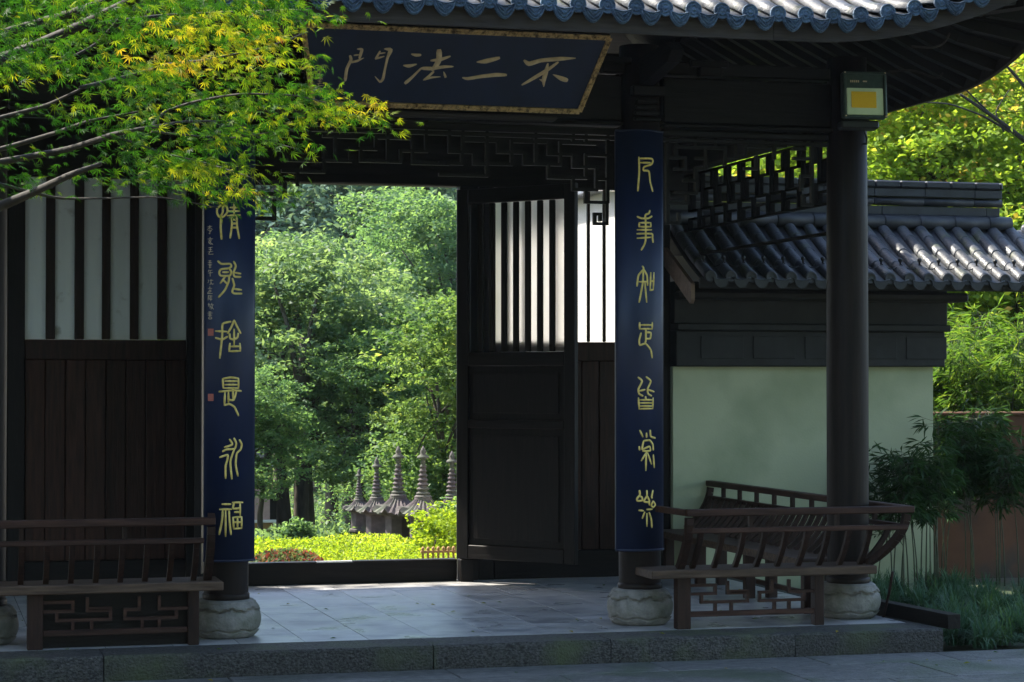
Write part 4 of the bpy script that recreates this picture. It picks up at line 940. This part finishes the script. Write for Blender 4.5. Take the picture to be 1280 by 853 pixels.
# prototypes
pr_cam = tree_proto('camphor', 5.0, 2.0, 26, 34, M['l_camphor'], .11, clump=.20, nclump=34, multi=3, tr=.14, z0f=.36)
pr_cam2 = tree_proto('camphor', 5.6, 2.2, 24, 34, M['l_light'], .12, clump=.22, nclump=32, multi=2, tr=.11, z0f=.30)
M['l_soft'] = leafmat('leaves_soft_yellow_green', [(0, (.06, .13, .05)), (.5, (.15, .24, .085)), (.85, (.28, .34, .12)), (1, (.40, .28, .14))])
pr_yel = tree_proto('osmanthus', 3.4, 1.3, 22, 30, M['l_soft'], .085, clump=.13, nclump=30, multi=2, tr=.05, z0f=.15, tintc=.34)
pr_mid = tree_proto('broadleaf', 9, 3.4, 26, 30, M['l_light'], .20, clump=.42, nclump=30, tr=.16, z0f=.25)
pr_far = [tree_proto('hill_tree', 9, 3.6, 14, 24, M['l_far'], .25, clump=.6, nclump=26, tr=.18, z0f=.25) for _ in range(3)]
pr_right = tree_proto('maple_like', 6.5, 3.2, 34, 66, M['l_yellow'], .085, .6, .26, 40, .2, 2, .11, .68)
# trees seen through the doorway
tree(pr_cam, 'camphor_tree', 'dark green many-stemmed tree left of centre through the doorway', X_at(372, 31), 31, s=.93, rz=.3)
tree(pr_cam, 'camphor_tree', 'dark tree with bare leaning stems in the middle of the doorway view', X_at(430, 37), 37, s=1.0, rz=2.4)
tree(pr_cam2, 'broadleaf_tree', 'fresh green leafy tree behind the stone pagodas', X_at(500, 31), 31, s=.60, rz=1.1)
tree(pr_cam2, 'broadleaf_tree', 'fresh green tree at the left edge of the doorway view', X_at(322, 40), 40, s=.95, rz=4.1)
tree(pr_yel, 'osmanthus_tree', 'yellow-green small tree at the right edge of the doorway view', X_at(566, 27), 27, s=.95, rz=.5)
tree(pr_cam2, 'broadleaf_tree', 'rounded light green tree whose crown droops over the pagodas', X_at(462, 30), 30, z=-.5, s=.50, rz=2.0)
tree(pr_yel, 'osmanthus_tree', 'low yellow-green tree behind the rightmost pagodas', X_at(545, 29), 29, s=.62, rz=3.5)
tree(pr_mid, 'broadleaf_tree', 'tall rounded light green tree upper right in the doorway view', X_at(515, 56), 56, s=.78, rz=.8)
tree(pr_mid, 'broadleaf_tree', 'bright green tall tree at the upper right corner of the doorway', X_at(572, 52), 52, s=.76, rz=2.2)
tree(pr_mid, 'broadleaf_tree', 'light green tree of middle height behind the dark tree', X_at(455, 52), 52, s=.55, rz=3.3)
tree(pr_cam2, 'broadleaf_tree', 'leafy green tree filling the left half behind the dark tree', X_at(385, 46), 46, s=1.0, rz=5.3)
hg = 'hazy trees on the far hillside'
k = 0
for Y in (62, 72, 86, 104, 126, 150):
    xa, xb_ = X_at(250, Y), X_at(640, Y); n = 6
    for i in range(n):
        x = xa+(xb_-xa)*(i+.5+random.uniform(-.3, .3))/n; y = Y+random.uniform(-3, 3)
        tree(pr_far[k % 3], 'hillside_tree', 'tree with haze tinted into its blue-green leaves on the far hillside beyond the doorway', x, y, s=random.uniform(.75, 1.1)*(1+(Y-62)/110), group=hg); k += 1
# trees to the right, over the garden wall
rt = [(1110, 23, .88, 'bright yellow-green tree just above the garden wall ridge'), (1230, 22, .95, 'bright yellow-green tree at the upper right with bare branches'), (1330, 24, 1.05, 'yellow-green tree leaning in from beyond the right edge'),
      (980, 25, .95, 'green tree showing through the side fretwork'), (1180, 29, 1.15, 'taller green tree behind the yellow-green ones at the right'), (880, 27, .9, 'green tree hidden mostly behind the hall at the fretwork left')]
for px, Y, s_, lab in rt: tree(pr_right, 'leafy_tree', lab, X_at(px, Y), Y, z=-.1, s=s_)
for i, (px, Y) in enumerate(((1060, 36), (1160, 38), (1260, 36), (960, 38), (1340, 34), (860, 40))):
    tree(pr_mid, 'background_tree', 'green tree in the row far behind the right garden wall', X_at(px, Y), Y, z=-.3, s=.95, group='row of trees far behind the right garden wall')
for i, (x, y, s_, lab) in enumerate(((-4.4, 15.2, 1.1, 'unseen broadleaf tree added to shade the left end of the hall'), (-4.0, 17.4, .95, 'smaller unseen broadleaf tree added to keep sun off the left bench'), (-5.2, 20, 1.0, 'unseen broadleaf tree added for shade beyond the left end of the hall'), (-7.5, 12.5, 1.0, 'unseen broadleaf tree added for shade left of the hall'))):
    tree(pr_mid, 'broadleaf_tree', lab, x, y, z=-.05, s=s_)  # unseen trees added to block sun from the hall's left end
# unseen trees added behind and beside the viewer to cut sky light on the hall
for i, (x, y, s_, side) in enumerate(((-5.5, -9, 1.4, 'left'), (-1, -8, 1.35, 'left of the middle'), (4, -8.5, 1.45, 'middle'), (8.5, -6.5, 1.35, 'right'), (14.5, 3, 1.3, 'right side, near'), (-11, 2, 1.3, 'left side, near'), (-10, 9, 1.2, 'left side, close to the hall'), (1.5, -14, 1.7, 'second row, left'), (9, -13, 1.7, 'second row, right'), (-7, -15, 1.7, 'second row, far left'))):
    tree(pr_mid, 'unseen_shade_tree', 'large unseen broadleaf tree added for shade behind the viewer, '+side, x, y, z=-.05, s=s_)
# bare branch in front of right tree
mb = MB()
for pts, a, c in (([(1300, 190), (1240, 145), (1200, 118)], .03, .012), ([(1262, 165), (1228, 145), (1185, 130), (1140, 128)], .014, .005), ([(1240, 145), (1215, 120), (1195, 100)], .012, .005), ([(1290, 120), (1265, 90), (1255, 80)], .02, .01), ([(1255, 165), (1245, 140), (1262, 112)], .010, .004)):
    q_ = [P(u, v, 20.0) for u, v in pts]; q_ = [Vector(p) for p in smooth([tuple(p) for p in q_], 4)]; mb.tube(q_, [a+(c-a)*i/(len(q_)-1) for i in range(len(q_))], 6)
tag(mb.build('bare_branch', M['darkbark']), 'thin bare branch reaching in at the upper right before the foliage', 'branch')
# ---- hedge, red plants, bush
def bed(name, x0, x1, y0, y1, z0, hgt, n, m, ls, label, cat, bump=.05, tc=.55, kind=None):
    x = rng.uniform(x0, x1, n); y = rng.uniform(y0, y1, n); u = rng.random(n)**.45
    z = z0+hgt*u*(1+bump*np.sin(x*5)*np.cos(y*4)); Cn = np.stack([x, y, z], 1)
    Nn = np.array([0, 0, 1])+rng.normal(size=(n, 3))*.5; D = rnd_dir(n)+np.array([0, 0, .7]); sz = ls*rng.uniform(.7, 1.3, n)
    me = leaf_mesh(name, Cn, D, Nn, sz, sz*.5, tc+rng.normal(size=n)*.2+.12*np.sin(x*3+y), m); o = bpy.data.objects.new(name, me); C.objects.link(o)
    if kind: o['kind'] = kind
    return tag(o, label, cat)
bed('low_hedge', X_at(300, 18), X_at(500, 20.5), 17.6, 20.6, -.25, .37, 26000, M['l_hedge'], .035, 'bright yellow-green clipped low hedge just beyond the door threshold', 'hedge', kind='stuff')
bed('red_leaf_plants', X_at(305, 17.4), X_at(395, 17.4), 16.95, 17.7, -.25, .42, 3400, M['l_red'], .05, 'red-tipped leafy plants before the hedge at the left of the threshold', 'plants', .2, kind='stuff')
def bush(name, label, x, y, z, R, h, m, ls, n, tc=.5, nclump=40):
    lobes = [(random.uniform(-.5, .5)*R, random.uniform(-.5, .5)*R, h*random.uniform(.25, .7), R*.55, h*.38) for _ in range(9)]
    me = crown(name, lobes, n, m, ls, .5, R*.14, nclump, tc); mb = MB()
    for l in lobes: mb.tube([(0, 0, 0), (l[0]*.5, l[1]*.5, l[2]*.5), l[:3]], [.015, .01, .005], 5)
    t = thing(name, label, 'bush', (x, y, z)); inst(me, 'foliage', t); inst(mb.mesh('stems', M['bark']), 'stems', t); return t
bush('azalea_bush', 'rounded yellow-green bush at the right of the doorway view', X_at(537, 19), 19.0, -.25, .46, .72, M['l_hedge'], .045, 14, .5, 46)
bush('azalea_bush', 'darker green bush leaning over the rightmost pagoda', X_at(568, 20.6), 20.6, -.2, .24, .80, M['l_light'], .05, 12, .6)
bush('azalea_bush', 'small green bush under the trees beside the ochre hut', X_at(372, 24), 24.0, -.25, .22, .30, M['l_light'], .05, 10, .5)
bed('ground_cover', X_at(280, 30), X_at(640, 36), 20.8, 48, -.9, .5, 1, M['l_light'], .1, 'x', 'x') if 0 else None
def cover():
    n = 60000; y = 24.5+rng.random(n)**1.3*33; x = y*(.12+.16*rng.random(n)); z = np.array([gz(a, b_) for a, b_ in zip(x, y)])+rng.random(n)**2*.12*(1+np.sin(x*2.3)*np.cos(y*1.7))
    me = leaf_mesh('ground_cover', np.stack([x, y, z], 1), rnd_dir(n)+np.array([0, 0, .5]), np.array([0, 0, 1])+rng.normal(size=(n, 3))*.6, .11*rng.uniform(.7, 1.4, n), .05*rng.uniform(.7, 1.4, n), .4+rng.normal(size=n)*.2, M['l_camphor'])
    o = bpy.data.objects.new('ground_cover', me); C.objects.link(o); o['kind'] = 'stuff'; tag(o, 'dark green ground cover spreading under the trees beyond the pagodas', 'ground cover')
cover()
for i, (px, Y, R_, h_, lab) in enumerate(((510, 27, .8, 1.5, 'green shrub right behind the middle pagodas'), (480, 34, 1.3, 2.0, 'large green shrub far behind the pagodas'))):
    bush('shrub', lab, X_at(px, Y), Y, gz(0, Y), R_, h_, M['l_light'], .06, 16, .5)
# little pinkish garden fence
gf = thing('garden_fence', 'small pinkish ornamental edging fence beside the yellow-green bush', 'fence', (X_at(548, 17.6), 17.6, -.06))
fpz = P(548, 690, 17.6).z+.06; w_ = .30
MB().bev(-w_/2, w_/2, -.012, .012, fpz-.008, fpz+.012, .003).build('rail', M['ochre'], gf)
for k in range(7): x = -w_/2+.02+k*(w_-.04)/6; MB().lathe([(.010, -.16), (.010, fpz+.012), (.016, fpz+.024), (.012, fpz+.038), (.003, fpz+.045)], (x, 0, 0), 8).build('picket', M['ochre'], gf)
# ---- stone pagodas
def pagoda_meshes():
    body = MB(); n = 8; body.lathe([(.15, 0), (.16, .02), (.155, .05), (.125, .07), (.125, .30), (.14, .33), (.15, .34)], n=8, smooth=False)
    roof = MB(); prof = [(.15, .335), (.225, .345), (.235, .36), (.20, .385), (.15, .425), (.10, .475), (.08, .50), (.078, .52), (.05, .53)]
    N_ = 48; vs = []; fs = []
    for j, (r_, z) in enumerate(prof):
        for k in range(N_):
            a = 2*pi*k/N_; w = (abs(((a*8/(2*pi)) % 1)*2-1)); rr = r_*(1+.10*w*(1 if j < 5 else .3)); zz = z+(.045*w**2 if j in (1, 2, 3) else 0)+(.008*cos(a*24) if 1 < j < 7 else 0)
            vs.append((rr*cos(a), rr*sin(a), zz))
    fs = [(j*N_+k, j*N_+(k+1) % N_, (j+1)*N_+(k+1) % N_, (j+1)*N_+k) for j in range(len(prof)-1) for k in range(N_)]+[tuple(range(N_-1, -1, -1)), tuple(range((len(prof)-1)*N_, len(prof)*N_))]
    roof.add(vs, fs, False)
    fin = MB(); p_ = [(.075, .515), (.082, .53), (.07, .545)]; z = .55
    for k in range(8): r_ = .064-.0055*k; p_ += [(r_*.70, z), (r_, z+.008), (r_, z+.02), (r_*.70, z+.03)]; z += .044
    p_ += [(.030, z), (.062, z+.01), (.05, z+.03), (.022, z+.05), (.03, z+.07), (.018, z+.10), (.003, z+.13)]
    fin.lathe(p_, n=14)
    out = [(n_, m_.mesh(n_, M['pagstone'])) for n_, m_ in (('body', body), ('roof', roof), ('finial', fin))]
    for _, me in out: fixn(me)
    return out
PG = pagoda_meshes()
pg = [(470, 24.6, .72, 'leftmost mossy stone pagoda standing in the shade of the dark trees'), (495, 23.2, .90, 'second stone pagoda from the left behind the hedge, in front of a dark trunk'), (497, 22.2, 1.05, 'stone pagoda with topmost cap finial, middle of the group'), (528, 21.8, 1.06, 'tall thick-spired stone pagoda beside the yellow-green bush'), (563, 22.0, 1.0, 'rightmost stone pagoda half hidden by the door leaf')]
for (px, Y, s_, lab), px2 in zip(pg, (449, 471, 498, 529, 565)):
    t = thing('stone_pagoda', lab, 'pagoda', (X_at(px2, Y), Y, -.15), 'stone pagodas behind the hedge'); t.scale = (s_*1.06, s_*1.06, s_*.98); t.rotation_euler = (0, 0, random.uniform(0, .7))
    for n_, me in PG: inst(me, n_, t)
# ---- ochre hut at left of the doorway view
hut = thing('ochre_hut', 'low ochre hut with a pinkish window at the left of the doorway view', 'hut', (X_at(320, 29), 29, -.5)); hx = X_at(357, 28)-hut.location.x
MB().box(-3.2, hx, 0, 2.5, -.1, .95).build('wall', M['ochre'], hut)
a = P(322, 650, 28.98)-Vector(hut.location); c = P(342, 612, 28.98)-Vector(hut.location)
MB().bev(a.x-.1, c.x-.05, -.03, .01, a.z, c.z, .004).build('window', M['pink'], hut); MB().bev(c.x-.05, c.x+.04, -.035, .01, a.z, c.z, .004).build('window_frame', M['wood_v'], hut); MB().bev(a.x-.1, c.x+.03, -.06, .0, a.z-.04, a.z-.002, .004).build('sill', M['sill'], hut)
MB().prism([(-3.3, -.08, .95), (-3.3, 1.25, 1.15), (-3.3, 2.58, .95)], (3.3+hx+.05, 0, 0)).build('roof', M['tile'], hut)
tree(pr_cam2, 'small_tree', 'small leafy tree hanging over the ochre hut', X_at(318, 27.3), 27.3, z=-.45, s=.40, rz=2.9)
# ---- bamboo
def bamboo(name, label, x, y, z, stems, hgt, R, nleaf, m, ls, culm=.008, lean=.25, tc=.5, yflat=1.0):
    t = thing(name, label, 'bamboo', (x, y, z)); mb = MB(); C_, D_, N__ = [], [], []
    for s_ in range(stems):
        a = random.uniform(0, 2*pi); bx, by = R*.3*random.uniform(-1, 1), R*.3*random.uniform(-1, 1)*yflat; h_ = hgt*random.uniform(.7, 1.05); lx, ly = lean*cos(a)*h_, lean*sin(a)*h_*yflat
        pts = [(bx+lx*t_**2.2, by+ly*t_**2.2, h_*(t_-.10*t_**3)) for t_ in np.linspace(0, 1, 8)]; mb.tube(pts, [culm*(1-.75*i/7) for i in range(8)], 5)
        for k in range(nleaf//stems//6):
            t_ = random.uniform(.48, 1.0)**.8; i = min(6, int(t_*7)); f_ = t_*7-i; p = Vector(pts[i]).lerp(Vector(pts[i+1]), f_); d = Vector((random.gauss(0, 1), random.gauss(0, 1)*yflat, random.uniform(-.3, .5))).normalized(); L_ = random.uniform(.08, .28)*R*2
            e = p+d*L_; mb.tube([p, e], [.002, .001], 3)
            for q_ in range(6):
                dd = (d+Vector((random.gauss(0, .6), random.gauss(0, .6), random.gauss(-.45, .4)))).normalized(); l_ = ls
                C_.append(e+dd*l_*.5-d*L_*random.random()*.4); D_.append(dd); N__.append(Vector((random.gauss(0, .4), random.gauss(0, .4), 1)))
    C_, D_, N__ = (np.array([tuple(v) for v in q_]) for q_ in (C_, D_, N__)); n = len(C_); sz = ls*rng.uniform(.7, 1.25, n)
    inst(leaf_mesh(name+'_leaves', C_, D_, N__, sz, sz*.15, tc+rng.normal(size=n)*.22, m, fold=.06), 'foliage', t); inst(mb.mesh('culms', M['bamboo']), 'culms', t); return t
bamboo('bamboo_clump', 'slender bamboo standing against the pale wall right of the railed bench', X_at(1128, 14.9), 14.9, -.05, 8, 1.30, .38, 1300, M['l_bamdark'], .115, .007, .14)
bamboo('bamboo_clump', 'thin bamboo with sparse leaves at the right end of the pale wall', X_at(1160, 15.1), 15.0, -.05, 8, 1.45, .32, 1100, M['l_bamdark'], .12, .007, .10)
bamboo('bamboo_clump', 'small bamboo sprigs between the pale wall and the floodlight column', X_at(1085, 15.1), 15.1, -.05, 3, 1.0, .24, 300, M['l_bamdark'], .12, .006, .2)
for i, (px, Y, h_, lab) in enumerate(((1190, 15.9, 1.5, 'bamboo with shade-darkened leaf colour at the left of the brown low wall'), (1225, 15.8, 1.45, 'bamboo with shade-darkened leaf colour in the middle of the brown low wall'), (1262, 15.7, 1.5, 'bamboo with shade-darkened leaf colour at the right picture edge before the brown wall'))):
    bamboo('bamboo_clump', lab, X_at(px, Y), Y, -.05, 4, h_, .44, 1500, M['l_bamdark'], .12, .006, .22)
for i, (px, Y, h_, lab) in enumerate(((1185, 17.6, 2.25, 'sunlit bamboo just right of the garden wall end'), (1215, 17.9, 2.3, 'sunlit bamboo under the coping eave, middle of the three'), (1250, 17.5, 2.3, 'sunlit bamboo at the right picture edge'), (1200, 18.8, 2.6, 'taller bamboo behind the sunlit ones, left'), (1245, 19.0, 2.7, 'taller bamboo behind the sunlit ones, right'), (1290, 18.2, 2.6, 'bamboo cut off by the right picture edge'))):
    bamboo('bamboo_clump', lab, X_at(px, Y), Y, -.2, 9, h_, .55, 4200, M['l_bamboo'], .13, .009, .22)
# ---- lilyturf
def turf():
    Cn, D, Nn, S_, T = [], [], [], [], []; vs = []; fs = []; tint = []
    cl = []
    for _ in range(95):
        px = random.uniform(1085, 1330); x = None
        y = random.uniform(11.75, 15.2); x = X_at(px, y)
        if x < 5.98 or (y > 15.3): continue
        cl.append((x, y, random.uniform(.7, 1.15)))
    for x, y, s_ in cl:
        ct = random.uniform(.1, .9)
        for _b in range(135):
            a = random.uniform(0, 2*pi); L_ = s_*random.uniform(.17, .31); sp = random.uniform(.25, .95); bx, by = x+random.gauss(0, .025), y+random.gauss(0, .025)
            w_ = .0048; n = 5; pv = []
            for k in range(n+1):
                t_ = k/n; r_ = L_*sp*t_**1.3*.95; z = L_*(1.15*t_*(1-sp*.45)-.75*sp*t_**2.6)-.03; ww = w_*(1-t_**3*.9)
                cx, cy = bx+cos(a)*r_, by+sin(a)*r_; pv += [(cx-sin(a)*ww, cy+cos(a)*ww, max(z, -.03)), (cx+sin(a)*ww, cy-cos(a)*ww, max(z, -.03))]
            o_ = len(vs); vs += pv
            for k in range(n): fs.append((o_+2*k, o_+2*k+1, o_+2*k+3, o_+2*k+2)); tint.append(ct*.75+random.random()*.25)
    me = bpy.data.meshes.new('lilyturf'); me.from_pydata(vs, [], fs); at = me.attributes.new('tint', 'FLOAT', 'FACE'); at.data.foreach_set('value', np.array(tint, dtype=np.float32)); me.materials.append(M['l_turf'])
    o = bpy.data.objects.new('lilyturf', me); C.objects.link(o); o['kind'] = 'stuff'; tag(o, 'dark blue-green lilyturf tufts covering the bed right of the platform', 'grass')
turf()
# ---- a few fallen leaves on the paving
def litter():
    n = 70; y = rng.uniform(10.9, 15.0, n); x = rng.uniform(.6, 7.0, n); ok = (y < 11.7) | (x < 5.7); y, x = y[ok], x[ok]; n = len(x)
    z = np.where(y > 11.75, PZ+.006, .006)
    me = leaf_mesh('fallen_leaves', np.stack([x, y, z], 1), rnd_dir(n)*np.array([1, 1, .05]), np.array([0, 0, 1])+rng.normal(size=(n, 3))*.12, .035*rng.uniform(.6, 1.3, n), .022*rng.uniform(.6, 1.2, n), .55+rng.normal(size=n)*.25, M['maple'])
    o = bpy.data.objects.new('fallen_leaves', me); C.objects.link(o); o['kind'] = 'stuff'; tag(o, 'small fallen leaves scattered over the paving and the porch floor', 'fallen leaves')
litter()
# ---- maple in the upper left
def maple_leaf_verts():
    """seven-lobed leaf in the XY plane pointing along +X, unit size"""
    vs = [(0, 0, 0)]; fs = []
    for a, L_ in ((0, 1.0), (33, .90), (-33, .90), (68, .68), (-68, .68), (108, .38), (-108, .38)):
        a = radians(a); d = Vector((cos(a), sin(a), 0)); s_ = Vector((-sin(a), cos(a), 0)); o_ = len(vs)
        vs += [tuple(d*L_*.42+s_*.072*L_-Vector((0, 0, .04*L_))), tuple(d*L_-Vector((0, 0, .22*L_*L_))), tuple(d*L_*.42-s_*.072*L_-Vector((0, 0, .04*L_)))]
        fs += [(0, o_+2, o_+1), (0, o_+1, o_)]
    return np.array(vs), fs
LV, LF = maple_leaf_verts()
mp_t = thing('maple_tree', 'maple with green and golden star-shaped leaves hanging in at the upper left', 'tree', (-1.6, 7.0, 0)); mo = Vector(mp_t.location)
BR = [([(-60, 95), (20, 67), (87, 38), (165, 0), (230, -30)], .022, .008, 7.0), ([(-60, 60), (27, 35), (83, 18), (133, 0), (180, -20)], .018, .007, 7.2), ([(-60, 215), (0, 203), (83, 187), (143, 168), (187, 160), (233, 152), (290, 152)], .013, .003, 6.8),
      ([(-60, 200), (0, 187), (67, 167), (110, 152), (173, 140)], .011, .003, 7.1), ([(-60, 280), (0, 258), (43, 240), (90, 218), (127, 205)], .020, .006, 6.7), ([(-40, 160), (0, 148), (57, 132), (100, 112)], .012, .004, 7.4),
      ([(-30, 222), (67, 247), (133, 248), (200, 247), (273, 260)], .006, .0015, 6.9), ([(187, 160), (207, 140), (245, 127), (300, 118), (370, 120), (430, 135)], .006, .0015, 6.9), ([(190, 165), (283, 173), (340, 165)], .004, .001, 6.7),
      ([(100, 110), (173, 92), (213, 80), (257, 75), (330, 60), (385, 40)], .007, .0015, 7.3), ([(120, 30), (200, 20), (300, 15), (390, 12)], .007, .002, 7.5), ([(130, 165), (200, 190), (260, 205), (320, 225), (335, 250)], .004, .001, 7.0), ([(290, 152), (330, 175), (375, 187)], .003, .001, 6.8), ([(170, 0), (120, 55), (60, 85)], .008, .003, 7.3)]
mb = MB()
for pts, ra, rb, Y in BR:
    q_ = [P(u, v, Y+.25*sin(i*1.3))-mo for i, (u, v) in enumerate(pts)]; q2 = [Vector(p) for p in smooth([tuple(p) for p in q_], 5)]; mb.tube(q2, [ra+(rb-ra)*i/(len(q2)-1) for i in range(len(q2))], 6)
# limbs gathering at a trunk to the left of the frame
for pts, ra, rb, Y in BR[:7]:
    e = P(*pts[0], Y)-mo; st = Vector((0, 0, e.z*.55+.2)); q2 = [Vector(p) for p in smooth([tuple(st), tuple((st+e)/2+Vector((0, 0, .12))), tuple(e)], 5)]; mb.tube(q2, [.05+(ra-.05)*i/(len(q2)-1) for i in range(len(q2))], 7)
mb.build('branches', M['darkbark'], mp_t)
mb = MB(); mb.tube([(0, 0, -.05), (.03, .02, .7), (-.03, 0, 1.4), (.02, .03, 2.2), (.05, .0, 3.3), (0, .1, 4.2)], [.13, .10, .09, .07, .045, .02], 12); mb.build('trunk', M['bark'], mp_t)
poly = [(-40, -40), (385, -40), (385, 12), (345, 45), (375, 75), (360, 100), (440, 130), (450, 150), (385, 142), (345, 158), (382, 188), (330, 200), (310, 222), (345, 246), (335, 258), (290, 256), (235, 240), (180, 222), (120, 200), (60, 170), (-40, 190)]
def inside(x, y):
    r_ = False; n = len(poly); j = n-1
    for i in range(n):
        xi, yi = poly[i]; xj, yj = poly[j]
        if (yi > y) != (yj > y) and x < (xj-xi)*(y-yi)/(yj-yi)+xi: r_ = not r_
        j = i
    return r_
sprays = []
while len(sprays) < 275:
    px, py = random.uniform(-40, 470), random.uniform(-35, 262)
    if not inside(px, py): continue
    if any((px-a)**2+((py-b_)*1.7)**2 < 300 for a, b_, _ in sprays[-90:]): 
        if random.random() < .7: continue
    dens = 1.0
    if px < 150 and py > 100: dens = .42
    elif py > 165: dens = .7
    if px > 360 or py > 190: dens = .8
    if random.random() > dens: continue
    sprays.append((px, py, dens))
for p_ in ((15, 225), (40, 232), (5, 210), (110, 215), (125, 222), (150, 228), (95, 205), (10, 240), (65, 222), (315, 262), (340, 252), (455, 150), (462, 138), (440, 140), (425, 130), (400, 125), (415, 140), (430, 150), (450, 142), (462, 150), (410, 118), (385, 20), (395, 25), (405, 22), (380, 78), (385, 70), (20, 190), (60, 192)): sprays.append((*p_, .5))
Vs, Ts, near = [], [], []
for (px, py, dn) in sprays:
    Y = random.uniform(6.2, 8.4) if px < 330 else random.uniform(6.4, 7.4); c = np.array(P(px, py, Y)-mo); n = int(random.uniform(18, 31)*(1 if dn > .6 else .6))
    warm = .18+.10*(px/400)+.42*math.exp(-(((px-290)/110)**2+((py-65)/50)**2))+.30*math.exp(-(((px-450)/45)**2+((py-140)/25)**2))+.28*math.exp(-(((px-290)/60)**2+((py-225)/25)**2))+.18*math.exp(-(((px-60)/60)**2+((py-100)/30)**2))+random.gauss(0, .17)
    ax = random.gauss(.3, .6)
    for k in range(n):
        o_ = np.array([random.gauss(0, .065), random.gauss(0, .10), random.gauss(0, .014)]); o_[2] -= .10*abs(o_[0]) 
        az = ax+random.gauss(0, .9); tilt = random.gauss(.30, .35); roll = random.gauss(0, .5); sc = random.uniform(.023, .038)
        R = Matrix.Rotation(az, 3, 'Z')@Matrix.Rotation(tilt, 3, 'Y')@Matrix.Rotation(roll, 3, 'X')
        near.append((c+o_, R, sc, warm+random.gauss(0, .10), Y))
near.sort(key=lambda a: a[4]-a[2]*40)
LM = []
for q_ in range(6):
    me = bpy.data.meshes.new('maple_leaf'); me.from_pydata([tuple(v) for v in LV], [], LF); at = me.attributes.new('tint', 'FLOAT', 'FACE'); at.data.foreach_set('value', np.full(len(LF), .15+.15*q_, dtype=np.float32)); me.materials.append(M['maple']); me.update(); LM.append(me)
for (p_, R, sc, wm, Y) in near[:300]:
    o = bpy.data.objects.new('leaf', LM[int(min(5, max(0, (wm-.075)/.15)))]); C.objects.link(o); o.parent = mp_t; o.matrix_local = Matrix.Translation(Vector(p_))@R.to_4x4()@Matrix.Scale(sc, 4)
rest = near[300:]; n = len(rest); nv = len(LV)
V = np.concatenate([(LV*np.array([1, rng.uniform(.75, 1.1), rng.uniform(.2, 2.6)])*r_[2])@np.array(r_[1]).T+r_[0] for r_ in rest]); tri = np.array(LF); Fc = (tri[None]+(np.arange(n)*nv)[:, None, None]).reshape(-1, 3)
me = bpy.data.meshes.new('maple_foliage'); me.vertices.add(len(V)); me.vertices.foreach_set('co', V.astype(np.float32).ravel()); me.loops.add(Fc.size); me.loops.foreach_set('vertex_index', Fc.astype(np.int32).ravel()); me.polygons.add(len(Fc))
me.polygons.foreach_set('loop_start', np.arange(0, Fc.size, 3, dtype=np.int32)); me.polygons.foreach_set('loop_total', np.full(len(Fc), 3, dtype=np.int32))
at = me.attributes.new('tint', 'FLOAT', 'FACE'); at.data.foreach_set('value', np.repeat(np.clip([r_[3] for r_ in rest], 0, 1), len(LF)).astype(np.float32)); me.materials.append(M['maple']); me.update(calc_edges=True)
o = inst(me, 'foliage', mp_t, kind='stuff')

# ---- the air: thin haze round everything
HZ = MB().box(-260, 260, -60, 190, -12, 60).build('haze', M['black']); HZ['kind'] = 'stuff'
hm = bpy.data.materials.new('haze_air'); hm.use_nodes = True; nt = hm.node_tree; nt.nodes.remove(nt.nodes['Principled BSDF']); pv = nt.nodes.new('ShaderNodeVolumePrincipled')
pv.inputs['Color'].default_value = (.66, .82, 1, 1); pv.inputs['Density'].default_value = .0002; pv.inputs['Anisotropy'].default_value = .2
nt.links.new(pv.outputs[0], nt.nodes['Material Output'].inputs['Volume']); HZ.data.materials.clear(); HZ.data.materials.append(hm)
